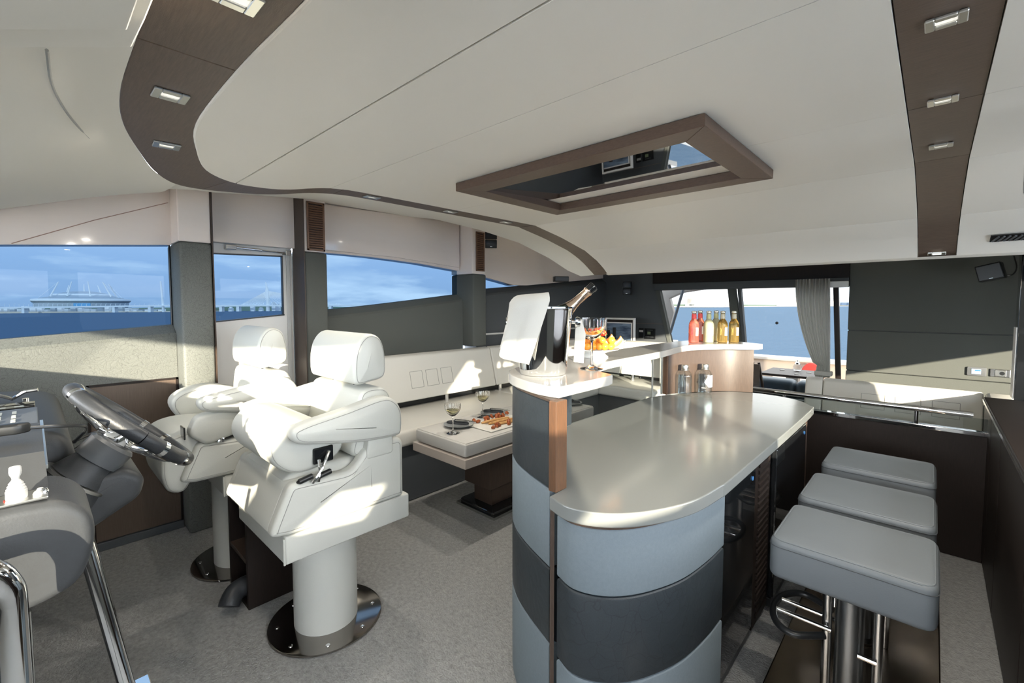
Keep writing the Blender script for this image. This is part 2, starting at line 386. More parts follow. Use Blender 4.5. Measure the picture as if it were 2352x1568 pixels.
# ---- white moulding outboard of the oak band, up to the hull side
cv = empty('ceiling_cove'); cv.parent = ce
def loft(name, A, B, mat, parent, n=8, sag=0.0):
    v = []; f = []
    for i, (a, b) in enumerate(zip(A, B)):
        a, b = Vector(a), Vector(b)
        for j in range(n+1):
            t = j/n; p = a.lerp(b, t); p.z -= sag*math.sin(math.pi*t); v.append(p)
    for i in range(len(A)-1):
        for j in range(n):
            k = i*(n+1)+j; f.append((k, k+1, k+n+2, k+n+1))
    return raw(name, v, f, mat, parent, True)
def fy0(x): return -2.0+1.55*(abs(x+1.16)/2.85)**2.0
oc = [Vector((p[0], p[1], 2.207)) for p in outer_curve]
fi = nearest(outer_curve, (-2.83, .54))
A = oc[:fi+1]; B = []
for i, p in enumerate(A):
    t = i/(len(A)-1)
    if t < .5: B.append(Vector((-.2-3.75*t/.5, fy0(-.2-3.75*t/.5)+.03, 2.0+.04*t)))
    else: q = (t-.5)/.5; B.append(Vector((-3.95, -.45+1.03*q, 2.02+.36*q)))
loft('cove_front', A, B, CEIL2, ce, 10, .03)
A = oc[fi:]; B = []
for p in A:
    y = max(p.y, .58); B.append(Vector((-3.96, y if p.y > .9 else .58+.4*(p.y-.5), 2.37+.10*min(1, max(0, (y-.58)/1.0))+.02)))
ys = [2.75, 2.9, 3.1, 3.3, 3.5, 3.65, 3.76]
ox = [-3.9, -3.75, -3.35, -3.0, -2.78, -2.66, -2.58]; ozz = [2.50, 2.46, 2.34, 2.20, 2.05, 1.93, 1.875]
for y, x, z in zip(ys, ox, ozz):
    A.append(Vector((-2.42, y, cz(y)+.006))); B.append(Vector((x, y, z)))
loft('cove_side', A, B, CEIL2, ce, 8, .0)
# overhead blind box across the front
prism('blind_box', [(-1.167, .157), (-1.04, .16), (-.5, .16), (-.5, -1.2), (-2.62, -1.2)], 'z', 2.1, 2.215, CEIL2, ce, .008, 3)
prism('blind_box_lid', [(-1.045, .135), (-.5, .135), (-.5, -1.2), (-2.45, -1.2)], 'z', 2.075, 2.099, CEIL2, ce, .006, 3)
tube('cove_groove', cr_open([(-1.478, .048, 2.17), (-1.685, .060, 2.171), (-1.847, .083, 2.173), (-2.015, .118, 2.177), (-2.19, .165, 2.183)], 5), .0035, SEAMG, ce, 6)

# ---- starboard side
ws = empty('wall_starboard'); struct(ws, 'starboard side with grey vinyl panels, posts and blush lacquer uppers')
SILL = [(-1.2, 1.30), (-.126, 1.393), (.69, 1.451), (.95, 1.48), (1.62, 1.53), (1.82, 1.545), (2.3, 1.59), (2.8, 1.645), (3.35, 1.708), (3.77, 1.782), (4.33, 1.829), (6.45, 2.02)]
TOPZ = [(-1.2, 1.83), (-.126, 1.941), (.69, 2.016), (.95, 2.03), (1.62, 2.05), (1.82, 2.055), (2.3, 2.048), (2.8, 2.023), (3.35, 1.974), (3.77, 1.918), (4.33, 1.829), (6.45, 2.02)]
zs = interp(SILL); zt = interp(TOPZ)
def lower(name, y0, y1, mat, n=6, xin=-3.90):
    ys = dens(y0, y1, n); bm = bmesh.new(); rows = []
    for y in ys:
        s = zs(y); rows.append([bm.verts.new(p) for p in ((xin, y, 0), (xin, y, s-.075), (xin-.012, y, s-.055), (-4.0, y, s), (-4.1, y, s), (-4.1, y, 0))])
    for a, b in zip(rows, rows[1:]):
        for i in range(6): bm.faces.new((a[i], b[i], b[(i+1) % 6], a[(i+1) % 6]))
    bm.faces.new(rows[0]); bm.faces.new(rows[-1][::-1])
    return from_bm(name, bm, mat, ws, True, 20)
lower('lower_panel', -1.6, .698, WALLG)
lower('lower_panel', 1.72, 3.35, WALLD)
lower('lower_panel', 3.55, 6.44, WALLB, 10)
def upper(name, y0, y1, mat, ztop=2.62, x=-3.955, n=6):
    ys = dens(y0, y1, n); bm = bmesh.new(); rows = []
    for y in ys:
        s = zt(y); rows.append([bm.verts.new(p) for p in ((x, y, s), (x, y, ztop), (-4.1, y, ztop), (-4.1, y, s))])
    for a, b in zip(rows, rows[1:]):
        for i in range(4): bm.faces.new((a[i], b[i], b[(i+1) % 4], a[(i+1) % 4]))
    bm.faces.new(rows[0]); bm.faces.new(rows[-1][::-1])
    return from_bm(name, bm, mat, ws, False)
upper('upper_panel', -1.6, .70, PINK, 2.5)
upper('upper_panel', 1.72, 3.35, PINK)
upper('upper_panel', 3.55, 6.44, PINK, n=12)
prism('raised_panel', [(1.74, 2.075), (2.5, 2.065), (3.33, 2.01), (3.33, 2.50), (1.74, 2.47)], 'x', -3.955, -3.925, PINK, ws, .004)
box('door_header_panel', -3.97, -3.90, .905, 1.525, 2.06, 2.62, PINK, ws)
box('header_seam', -3.95, -3.716, .8905, .898, .0, 2.62, WOODM, ws, bev=0)
# seam running down the forward blush panel
SEAMP = P('blush_seam', (.42, .27, .21), .6)
def wtube(name, pts, rad, mat, par): return tube(name, pts, rad, mat, par, 6)
wtube('panel_seam', [(-3.955, -.06, 1.953), (-3.955, .30, 2.135), (-3.955, .69, 2.31)], .0028, SEAMP, ws)
# posts: grey below, blush above
POSTS = ((.70, .89, WALLG), (1.53, 1.715, WALLD), (3.35, 3.55, WALLD))
for y0, y1, m in POSTS:
    top = 2.022
    box('post', -4.1, -3.72, y0, y1, 0 if y0 < 3 else 1.125, top if y0 < 3 else 1.93, m, ws, .018, 3)
    box('post_head', -4.1, -3.735, y0, y1, (top if y0 < 3 else 1.93)+.003, 2.62, PINK, ws, .008, 2)
box('post_edge', -3.95, -3.716, 1.522, 1.529, .0, 2.62, WOODM, ws, bev=0)
# walnut locker door low on the forward panel, and its border
box('locker_door', -3.905, -3.885, .235, .685, .06, 1.07, WOODH, ws, .003)
for nm, (a, b, c, d) in {'a': (.222, .235, .05, 1.083), 'b': (.685, .697, .05, 1.083)}.items():
    box('locker_edge', -3.905, -3.882, a, b, c, d, WOODD, ws, bev=0)
box('locker_edge', -3.905, -3.882, .222, .697, 1.07, 1.083, WOODD, ws, bev=0)
bb = box('baseboard_starboard', -3.90, -3.875, -.8, .698, 0, .055, WALLB, bev=.004); struct(bb)
# louvred air grilles in the post heads: frame + slats
LOUV = P('louvre_brown', (.20, .105, .062), .4, var=(40, .5, (.13, .068, .04)))
def grille(y0, y1, z0, z1, nsl, label):
    g = empty('louvre_grille', (-3.732, (y0+y1)/2, z0)); w = (y1-y0)/2; h = z1-z0
    for nm, (a, b, c, d) in (('s', (-w, -w+.016, 0, h)), ('t', (w-.016, w, 0, h)), ('u', (-w, w, 0, .016)), ('v', (-w, w, h-.016, h))):
        box('frame', 0, .012, a, b, c, d, LOUV, g, .002)
    bk = box('backing', 0, .002, -w+.01, w-.01, .01, h-.01, WOODD, g, bev=0)
    first = None
    for i in range(nsl):
        z = .022+(h-.044)*(i+.5)/nsl; hh = (h-.044)/nsl*.40
        if first is None:
            first = prism('slat', [(.002, -hh), (.011, -hh*.2), (.011, hh*.5), (.002, hh)], 'y', -w+.016, w-.016, LOUV, g)
            s = first
        else:
            s = first.copy(); COL.objects.link(s)
        s.location = (0, 0, z)
    tag(g, label, 'vent', 'louvred grilles'); return g
grille(1.553, 1.700, 2.035, 2.43, 19, 'tall brown louvred grille on the post beside the side door')
grille(3.40, 3.525, 1.965, 2.40, 18, 'narrow brown louvred grille beside the black wall speaker')
# ---- side door
dr = empty('door_1', (-3.97, 1.2, 0)); dr.location = (0, 0, 0); struct(dr, 'white side door with a window')
XD = -3.96
def dpoly(name, pts, x0, x1, mat, bev=.003): return prism(name, pts, 'x', x0, x1, mat, dr, bev, 2)
dpoly('door_lower_leaf', [(.90, .02), (1.52, .02), (1.52, 1.51), (.90, 1.46)], XD-.04, XD, ALU)
dpoly('door_stile', [(1.445, 1.50), (1.52, 1.51), (1.52, 2.055), (1.445, 2.03)], XD-.04, XD, ALU)
dpoly('door_top_rail', [(.90, 1.975), (1.445, 1.995), (1.52, 2.06), (.90, 2.06)], XD-.04, XD, ALU)
dpoly('door_jamb', [(1.47, .02), (1.5, .02), (1.5, 2.05), (1.47, 2.05)], XD, XD+.012, WHITEP)
dpoly('door_gasket', [(.90, 1.455), (1.45, 1.505), (1.45, 1.515), (.90, 1.465)], XD-.03, XD+.004, BLACK, 0)
dpoly('door_gasket', [(1.440, 1.505), (1.447, 1.505), (1.447, 1.995), (1.440, 1.995)], XD-.03, XD+.004, BLACK, 0)
dpoly('door_gasket', [(.90, 1.972), (1.447, 1.99), (1.447, 1.999), (.90, 1.981)], XD-.03, XD+.004, BLACK, 0)
raw('door_pane', [(XD-.02, .90, 1.45), (XD-.02, 1.447, 1.505), (XD-.02, 1.447, 1.998), (XD-.02, .90, 1.98)], [(0, 1, 2, 3)], GL_S, dr)
for z in (1.62, 1.75, 1.88):
    lathe('rivet', [(.004, 0), (.003, .003), (0, .004)], SATIN, dr, 8).matrix_world = Matrix.Translation((XD+.002, 1.48, z)) @ Matrix.Rotation(R(90), 4, 'Y')
# gas strut at the door head
gs = empty('door_strut', (-3.94, 1.02, 2.02)); gs.parent = dr
tube('strut_tube', [(-3.93, 1.10, 2.032), (-3.93, 1.28, 2.026)], .011, CHROME, dr, 10)
tube('strut_rod', [(-3.93, 1.28, 2.026), (-3.93, 1.46, 2.018)], .006, CHROME, dr, 8)
box('strut_bracket', -3.96, -3.92, 1.03, 1.10, 2.015, 2.05, CHROME, dr, .004)
box('strut_bracket', -3.96, -3.92, 1.46, 1.50, 2.0, 2.04, CHROME, dr, .004)
bpy.data.objects.remove(gs)
# ---- starboard windows
def swin(n, y0, y1, k=8):
    ys = dens(y0, y1, k); v = []; f = []
    for y in ys: v += [(-4.0, y, zs(y)-.03), (-4.0, y, zt(y)+.03)]
    for i in range(k): f.append((2*i, 2*i+2, 2*i+3, 2*i+1))
    o = raw('window_%d' % n, v, f, GL_S); struct(o, 'tinted side window looking over the water'); return o
swin(1, -1.55, .70); swin(2, 1.70, 3.36); swin(3, 3.54, 4.75)
# black ceramic edge round the panes
wf = wtube('window_edge', [(-3.995, .694, zs(.694)), (-3.995, .694, zt(.694))], .006, BLACK, ws)
# ---- aft bulkhead
wa = empty('wall_aft'); struct(wa, 'dark aft bulkhead with fabric panels')
YB = 6.40
box('bulkhead_panel', -.715, 1.7, YB, YB+.08, 1.303, 2.62, WALLD, wa, .006)
box('bulkhead_panel', -.715, 1.7, YB-.002, YB+.08, .842, 1.297, WALLD, wa, .006)
box('bulkhead_core', -.71, 1.7, YB+.02, YB+.075, .7, 2.6, WALLB, wa, bev=0)
box('bulkhead_base', -.715, 1.7, YB-.03, YB+.08, 0, .838, WALLD, wa, .006)
prism('bulkhead_corner', [(-4.1, 0), (-2.60, 0), (-2.84, 1.01), (-3.09, 1.98), (-3.09, 2.62), (-4.1, 2.62)], 'y', YB, YB+.08, WALLB, wa, .004)
prism('corner_joint', [(-3.45, 1.300), (-2.92, 1.300), (-2.92, 1.304), (-3.45, 1.304)], 'y', YB-.004, YB, SEAM, wa)
prism('window_jamb', [(-2.84, 1.01), (-2.79, 1.01), (-2.55, 0), (-2.60, 0)], 'y', YB-.01, YB+.08, STEEL, wa)
prism('window_jamb', [(-3.09, 1.98), (-3.03, 1.98), (-2.79, 1.01), (-2.84, 1.01)], 'y', YB-.01, YB+.08, WALLD, wa)
box('header_beam', -3.09, -.715, YB-.02, YB+.08, 1.90, 2.62, WOODD, wa, .004)
box('header_track', -3.05, -.715, YB-.05, YB+.08, 1.80, 1.90, WALLB, wa, .006)
box('curtain_track', -.95, -.715, YB-.08, YB-.01, 1.79, 1.86, ALU, wa, .006)
d2 = empty('door_2'); struct(d2, 'sliding glass door to the aft deck')
prism('door_post', [(-2.03, 1.80), (-1.93, 1.80), (-1.70, .3), (-1.84, .3)], 'y', YB-.01, YB+.05, WALLD, d2, .004)
prism('door_post', [(-1.90, 1.80), (-1.86, 1.80), (-1.70, .3), (-1.735, .3)], 'y', YB-.03, YB+.05, WALLB, d2, .003)
prism('door_rail', [(-.865, 1.80), (-.815, 1.80), (-.745, .4), (-.795, .4)], 'y', YB-.02, YB+.04, WOODD, d2, .003)
box('door_sill', -2.95, -.715, YB-.02, YB+.08, 0, .42, WALLD, d2, .004)
raw('door_pane', [(-2.72, YB+.03, .42), (-.715, YB+.03, .42), (-.715, YB+.03, 1.82), (-3.06, YB+.03, 1.82)], [(0, 1, 2, 3)], GL_A, d2)
lathe('glass_dot', [(.018, 0), (.018, .004), (0, .005)], BLACK, d2, 16).matrix_world = Matrix.Translation((-1.44, YB+.028, 1.36)) @ Matrix.Rotation(R(90), 4, 'X')
# ---- port side (behind and right of the photographer): unseen, openings cut to shape the sun patches
wp = empty('wall_port'); struct(wp, 'port side of the saloon')
box('lower_panel', 1.65, 1.75, -.45, 6.45, 0, .86, WALLD, wp, bev=0)
def pw(name, pts, m): return prism(name, pts, 'x', 1.65, 1.75, m, wp)
pw('lower_panel', [(-.45, .86), (3.6, .86), (3.6, 1.24), (.55, 1.20), (.50, 1.42), (-.45, 1.40)], WALLD)
pw('upper_panel', [(-.45, 2.10), (3.6, 2.06), (3.6, 2.62), (-.45, 2.62)], PINK)
pw('post', [(3.6, .86), (4.1, .86), (4.0, 2.62), (3.6, 2.62)], WALLD)
pw('post', [(.20, 1.20), (.52, 1.20), (.52, 2.12), (.20, 2.12)], WALLD)
pw('upper_panel', [(4.1, 1.262), (5.55, 1.41), (6.45, 1.41), (6.45, 2.62), (3.95, 2.62)], WALLD)  # lower edge sloped to shape the sun patch on the bulkhead
pw('post', [(5.50, .86), (6.45, .86), (6.45, 1.41), (5.50, 1.41)], WALLD)
o = raw('window_4', [(1.70, -.45, 1.15), (1.70, 3.62, 1.20), (1.70, 3.62, 2.08), (1.70, -.45, 2.12)], [(0, 1, 2, 3)], GL_F); struct(o)
o = raw('window_5', [(1.70, 4.1, .84), (1.70, 5.58, .84), (1.70, 5.58, 1.44), (1.70, 4.1, 1.30)], [(0, 1, 2, 3)], GL_F); struct(o)
# ---- front: unseen raked wrap-round windscreen, solid parts placed to shape the sunlight
wfv = empty('wall_front'); struct(wfv, 'windscreen wall forward of the helm')
def fy(x): return -2.0+1.55*(abs(x+1.16)/2.85)**2.0   # plan curve of the header
xs = [-4.0+5.7*i/24 for i in range(25)]
def hdr(x, dz=0): return (x, fy(x), 1.965+dz)
def bot(x): return (-1.16+(x+1.16)*1.0, fy(x)-.75, 1.22)
v = []; f = []
for x in xs:
    v += [hdr(x), (x, fy(x), 2.62), (x, fy(x)-.1, 2.62), (x, fy(x)-.06, 1.965)]
for i in range(len(xs)-1):
    for j in range(4): f.append((4*i+j, 4*i+4+j, 4*i+4+(j+1) % 4, 4*i+(j+1) % 4))
raw('header', v, f, CEIL2, wfv, True)
v = []; f = []
for x in xs:
    b = bot(x); v += [(x, fy(x)-.05, 1.16), b, (b[0], b[1]-.05, b[2]-.02), (b[0], b[1]-.05, 0), (x, fy(x)-.05, 0)]
for i in range(len(xs)-1):
    for j in range(5): f.append((5*i+j, 5*i+5+j, 5*i+5+(j+1) % 5, 5*i+(j+1) % 5))
raw('dash_shelf', v, f, CONSO, wfv, True)
v = []; f = []
for x in xs: v += [hdr(x), bot(x)]
for i in range(len(xs)-1): f.append((2*i, 2*i+1, 2*i+3, 2*i+2))
o = raw('window_6', v, f, GL_F, None, True); struct(o)
for x in (-2.15, -.17):
    tube('mullion', [hdr(x, .03), bot(x)], .045, BLACKL, wfv, 8)
# broad raked pillar on the port bow, unseen, shaped to shade the near chair
v = []; f = []
for i in range(7):
    x = .84+.42*i/6
    h, b = Vector(hdr(x, .02)), Vector(bot(x)); b = h.lerp(b, 1.0 if i < 4 else .80)
    v += [h, b, h+Vector((.0, -.05, 0)), b+Vector((0, -.05, 0))]
for i in range(6):
    a = 4*i; f += [(a, a+1, a+5, a+4), (a+2, a+6, a+7, a+3), (a+1, a+3, a+7, a+5), (a, a+4, a+6, a+2)]
f += [(0, 2, 3, 1), (24, 25, 27, 26)]
raw('bow_shade_pillar', v, f, WALLD, wfv, True)
v = []; f = []
for i in range(5):
    x = 1.27+.46*i/4
    h, b = Vector(hdr(x, .02)), Vector(bot(x)); h = h.lerp(b, .42)
    v += [h, b, h+Vector((.0, -.05, 0)), b+Vector((0, -.05, 0))]
for i in range(4):
    a = 4*i; f += [(a, a+1, a+5, a+4), (a+2, a+6, a+7, a+3), (a+1, a+3, a+7, a+5), (a, a+4, a+6, a+2)]
f += [(0, 2, 3, 1), (16, 17, 19, 18)]
raw('bow_apron', v, f, WALLD, wfv, True)
for x, sx in ((-4.0, 1), (1.7, -1)):
    h = hdr(x); b = bot(x)
    prism('corner_cheek', [(h[1]+.05, 1.40), (h[1]+.05, 0), (b[1]-.05, 0), (b[1]-.05, b[2]), (b[1]+.14, 1.40)], 'x', x-.12 if sx > 0 else x-.02, x+.02 if sx > 0 else x+.12, WALLD, wfv)
    tube('corner_post', [(x, h[1]-.02, h[2]+.05), (x, b[1], b[2]-.03)], .035, WALLD, wfv, 8)
# ================================================================== OBJECTS
# ---- ceiling mirror in an oak frame
hx0, hx1, hy0, hy1 = -1.755, -.545, 1.467, 2.288
hm = empty('ceiling_mirror', ((hx0+hx1)/2, (hy0+hy1)/2, 2.2)); hw, hd = (hx1-hx0)/2, (hy1-hy0)/2; fwid = .105
for pts in ([(-hw, -hd), (hw, -hd), (hw-fwid, -hd+fwid), (-hw+fwid, -hd+fwid)], [(hw, -hd), (hw, hd), (hw-fwid, hd-fwid), (hw-fwid, -hd+fwid)],
            [(hw, hd), (-hw, hd), (-hw+fwid, hd-fwid), (hw-fwid, hd-fwid)], [(-hw, hd), (-hw, -hd), (-hw+fwid, -hd+fwid), (-hw+fwid, hd-fwid)]):
    prism('frame_rail', pts, 'z', -.042, -.002, WOODF, hm, .002, 1)
box('mirror_glass', -hw+fwid-.01, hw-fwid+.01, -hd+fwid-.01, hd-fwid+.01, -.012, -.006, MIRROR, hm, bev=0).rotation_euler = (R(3.5), 0, 0)
tag(hm, 'smoked ceiling mirror in a brown oak frame', 'mirror')
# ---- recessed ceiling lights
def downlight(x, y, z, w, d, rz, label, group, tilt=0.0, power=0):
    g = empty('ceiling_light', (x, y, z), rz); g.rotation_euler = (tilt, 0, rz)
    for nm, (a, b, c, e) in (('f', (-w, -w*.52, -d, d)), ('f', (w*.52, w, -d, d)), ('f', (-w*.52, w*.52, -d, -d*.42)), ('f', (-w*.52, w*.52, d*.42, d))):
        box('bezel', a, b, c, e, -.007, .0, SATIN, g, .002, 1)
    box('diffuser', -w*.53, w*.53, -d*.44, d*.44, -.002, .004, LAMPD, g, bev=0)
    if power:
        l = bpy.data.lights.new('ceiling_lamp', 'AREA'); l.shape = 'RECTANGLE'; l.size = w; l.size_y = d; l.energy = power; l.color = (1, .93, .82)
        lo = bpy.data.objects.new('lamp_glow', l); COL.objects.link(lo); lo.parent = g; lo.location = (0, 0, -.012)
    tag(g, label, 'light', group); return g
LP = 3.5
downlight(-1.03, .303, 2.206, .042, .036, R(90), 'largest square downlight in the oak band at the top edge', 'downlights in the front oak band', power=LP*.4)
downlight(-1.64, .302, 2.206, .042, .036, R(90), 'satin downlight in the oak band above the steering wheel', 'downlights in the front oak band', power=LP*.4)
downlight(-2.16, .380, 2.206, .042, .036, R(86), 'satin downlight lowest on the curve of the oak band', 'downlights in the front oak band', power=LP*.4)
for i, (x, y) in enumerate(((-2.345, 1.345), (-2.335, 1.905), (-2.335, 2.43))):
    downlight(x, y, 2.206, .045, .026, R(90), ['small downlight nearest the helm along the side oak band', 'small downlight midway along the side oak band', 'small downlight on the side oak band nearest the black speaker'][i], 'downlights in the side oak band', power=LP*.8)
for i, y in enumerate((1.35, 1.865, 2.388)):
    downlight(-.003, y, 2.202, .034, .026, 0, ['satin downlight at the top of the right-hand dark band', 'satin downlight in the middle of the right-hand dark band', 'satin downlight just before the bend of the right-hand dark band'][i], 'downlights in the port dark band', power=LP)
downlight(0, 3.70, cz(3.70)-.001, .04, .012, 0, 'thin lit light strip at the low end of the dark band', 'downlights in the port dark band', tilt=R(-40))
# ---- slotted air vent at the low end of the port ceiling
av = empty('air_vent', (.45, 3.60, cz(3.60)-.004)); av.rotation_euler = (R(-24), 0, 0)
box('vent_plate', -.24, .24, -.035, .035, -.006, .0, BLACK, av, .002)
fs = None
for i in range(22):
    if fs is None: fs = box('vent_fin', -.004, .004, -.026, .026, -.012, -.005, GREYP, av, bev=0); s = fs
    else: s = fs.copy(); COL.objects.link(s)
    s.location = (-.22+.021*i, 0, 0); s.rotation_euler = (0, 0, R(25))
tag(av, 'black slotted air vent in the ceiling at the right edge', 'vent')
# ---- small black speakers
def speaker(loc, rot, w, h, d, label, cable=False):
    g = empty('speaker', loc); g.rotation_euler = rot
    box('cabinet', -w, w, -d, d, 0, h, BLACK, g, .008, 3)
    box('lower_cabinet', -w, w, -d, d, -h, -.003, BLACK, g, .008, 3) if h > .08 and not cable else box('grille', -w*.92, w*.92, -d-.004, -d+.002, .01, h-.01, GREYP, g, .003)
    box('logo_plate', -.012, .012, -d-.0035 if not cable else -d-.006, -d, -h*.85 if (h > .08 and not cable) else .012, -h*.85+.006 if (h > .08 and not cable) else .018, SATIN, g, bev=0)
    tube('bracket', [(0, d*.8, h*.4), (0, d+.06, h*.4)], .012, BLACK, g, 8)
    tag(g, label, 'speaker', 'black wall speakers'); return g
speaker((-3.80, 3.70, 2.35), (R(8), 0, R(50)), .068, .10, .055, 'two-piece black speaker on the side wall beside the narrow grille')
speaker((-3.70, 4.92, 1.90), (0, 0, R(55)), .10, .07, .05, 'black speaker on the sloping dark wall edge left of the champagne')
speaker((-3.42, 6.22, 1.84), (0, 0, R(20)), .06, .10, .05, 'black speaker high in the dark corner above the framed screen')
sp4 = speaker((.39, 6.08, 1.82), (0, R(-14), R(-12)), .085, .15, .07, 'large black tilted speaker under the ceiling at right', True)
tube('cable', cr_open([(.03, .08, .06), (.10, .12, .02), (.14, .2, .08), (.14, .26, .2)], 5), .006, BLACK, sp4, 6)

# ---- fold-down screen at the right edge of the ceiling and the black column below it
tv = empty('overhead_screen', (.52, 2.02, 2.0))
prism('screen_body', round_poly([(-.34, -.09), (.34, -.09), (.34, .12), (-.34, .12)], .03), 'y', -.02, .02, BLACKG, tv, .006)
box('screen_base', -.315, .34, -.01, .03, -.19, -.092, WOODM, tv, .004)
tube('mount', [(0, 0, .12), (0, 0, .2)], .02, BLACK, tv, 10)
tag(tv, 'black screen hanging from the ceiling at the right edge', 'screen')
bc = empty('black_column', (.50, 4.35, 0))
box('column_body', -.105, .3, -.06, .08, 0, 1.99, BLACKG, bc, .004); box('column_edge', -.112, -.106, -.05, .07, .99, 1.45, ALU, bc, .001)
tag(bc, 'glossy black column standing against the right edge', 'column')

# ---- bulkhead switchgear
cp = empty('control_panel', (.33, 6.396, .93))
prism('panel_body', round_poly([(-.068, -.042), (.068, -.042), (.068, .044), (-.068, .044)], .012), 'y', -.014, 0, GREYP, cp, .004)
SCRB = P('lcd_blue', (.30, .42, .62), .2, emit=((.35, .55, .95), .25))
box('lcd', -.036, .030, -.017, -.013, -.022, .026, SCRB, cp, .001); box('lcd_band', -.012, .028, -.018, -.016, .006, .02, P('lcd_band', (.05, .16, .55), .3), cp, bev=0)
tag(cp, 'small grey control panel with a blue lit display on the dark bulkhead', 'control panel')
so = empty('power_socket', (.49, 6.396, .93))
box('plate', -.068, .068, -.010, 0, -.038, .038, STEEL, so, .004); box('insert', -.036, .040, -.014, -.009, -.03, .03, SATIN, so, .003)
lathe('socket_hole', [(.018, 0), (.018, .004), (0, .004)], BLACK, so, 16).matrix_local = Matrix.Translation((.012, -.0145, 0)) @ Matrix.Rotation(R(90), 4, 'X')
tag(so, 'steel power socket right of the lit control panel', 'socket')
sw = empty('switch_panel', (-3.17, 6.396, 1.15))
box('switch_plate', -.14, -.06, -.008, 0, -.07, .08, BLACK, sw, .003); box('radio', -.035, .135, -.014, 0, -.08, .08, BLACK, sw, .004)
LCDG = P('lcd_green', (.20, .24, .14), .3)
box('display', .01, .06, -.017, -.012, -.01, .03, LCDG, sw, .001)
for i in range(3): box('switch', -.125+.022*i, -.108+.022*i, -.012, -.007, .02, .05, ALU, sw, .001)
for i in range(6): box('button', -.02+.022*i, -.004+.022*i, -.017, -.012, -.055, -.042, GREYP, sw, .001)
for i in range(4): box('button', .01+.022*i, .024+.022*i, -.017, -.012, .05, .06, GREYP, sw, .001)
tag(sw, 'black radio and switch panel on the dark bulkhead beside the aft window', 'control panel')
# framed glossy screen with its sea reflection painted on, standing on a corner locker
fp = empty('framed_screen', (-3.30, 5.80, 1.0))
SEA_REFL = P('sea_reflection_paint', (.035, .055, .09), .15, var=(3.2, .35, (.20, .27, .36)), stretch=(1.2, 1, 9))
box('top_rail', -.23, .235, -.02, .03, .375, .40, ALU, fp, .003); box('side_rail', .215, .235, -.02, .03, 0, .374, ALU, fp, .003); box('side_rail', -.23, -.21, -.02, .03, 0, .374, ALU, fp, .003)
box('backing', -.21, .215, 0, .02, 0, .374, WOODD, fp, bev=0)
box('painted_reflection', -.20, .185, -.012, -.001, 0, .32, SEA_REFL, fp, .001); box('screen_rim', .187, .20, -.018, .0, 0, .335, ALU, fp, .001); box('screen_rim', -.20, .186, -.018, .0, .322, .335, ALU, fp, .001)
box('easel_bar', -.10, -.05, -.03, -.013, 0, .26, BLACK, fp, .003); box('easel_bar', -.19, -.15, -.03, -.013, 0, .22, BLACK, fp, .003)
tag(fp, 'white-edged framed screen with a painted sea reflection behind the fruit dish', 'painted_reflection')
lk = box('corner_locker', -3.60, -2.5, 5.62, 6.38, .002, .998, WALLD, bev=.008); tag(lk, 'dark corner locker carrying the framed screen', 'cabinet')
gl = tube('grab_rail', [(-3.885, 3.62, 1.24), (-3.885, 5.5, 1.24)], .012, ALU); tag(gl, 'thin pale rail along the dark wall behind the ice bucket', 'rail')

# ---- curtain gathered in a tie, pleats as geometry
def curtain():
    g = empty('curtain', (-1.05, 6.26, .75)); rows = 34; cols = 90; v = []; f = []
    for j in range(rows+1):
        t = j/rows; z = 1.14*(1-t)
        xl_ = -.17+.30*max(0, (t-.05))**1.9 if t < .86 else .075-.02*(t-.86)/.14; xl_ = min(xl_, .075)
        xr_ = .17+.035*t
        for i in range(cols+1):
            s = i/cols; x = xl_+(xr_-xl_)*s
            amp = .028*(1-.45*t); y = amp*math.sin(s*2*math.pi*11+1.2*math.sin(3*t))+.012*math.sin(s*41)
            v.append((x, y, z))
    for j in range(rows):
        for i in range(cols):
            k = j*(cols+1)+i; f.append((k, k+1, k+cols+2, k+cols+1))
    raw('drape', v, f, CURT, g, True)
    box('tie_band', .055, .225, -.045, .045, .02, .075, CURT, g, .012, 3)
    tag(g, 'grey pleated curtain tied back beside the aft door', 'curtain')
curtain()

# ---- sofas -------------------------------------------------------
sofa = empty('saloon_sofa', (-3.4, 3.5, 0)); sofa.location = (0, 0, 0)
box('base', -3.88, -3.05, 1.74, 5.58, .002, .47, WALLB, sofa, .01)
box('base', -3.05, -2.30, 4.86, 5.58, .002, .47, WALLB, sofa, .01)
def seat(x0, x1, y0, y1, name='seat_cushion'): return box(name, x0, x1, y0, y1, .472, .605, LEATH2, sofa, .03, 4)
seat(-3.80, -3.0, 1.745, 3.63); seat(-3.80, -3.0, 3.635, 4.80); seat(-3.80, -2.28, 4.805, 5.56)
def backrest(y0, y1, sq=False):
    g = prism('backrest', round_poly([(-3.60, .675), (-3.705, 1.095), (-3.78, 1.115), (-3.80, .68)], .02), 'y', y0, y1, LEATH2, sofa, .016, 3)
    if sq:
        for k in range(3):
            ya = 2.475+.185*k; pts = []
            for (yy, zz) in ((ya, .79), (ya+.14, .79), (ya+.14, .945), (ya, .945)):
                pts.append((-3.60-.105*(zz-.675)/.42+.0015, yy, zz))
            bm = bmesh.new()
            for a, b in zip(pts, pts[1:]+pts[:1]): tube_bm(bm, [a, b], .002, 5)
            from_bm('stitched_square', bm, SEAMG, g)
    return g
backrest(1.76, 3.59, True); backrest(3.60, 5.35)
for x0, x1 in ((-3.62, -3.02), (-3.015, -2.42)):
    prism('backrest', round_poly([(5.32, .675), (5.42, 1.095), (5.50, 1.115), (5.52, .68)], .02), 'x', x0, x1, LEATH2, sofa, .016, 3)
prism('end_bolster', round_poly([(5.20, .62), (5.20, .95), (5.52, 1.06), (5.54, .62)], .03), 'x', -2.415, -2.24, LEATH2, sofa, .02, 3)
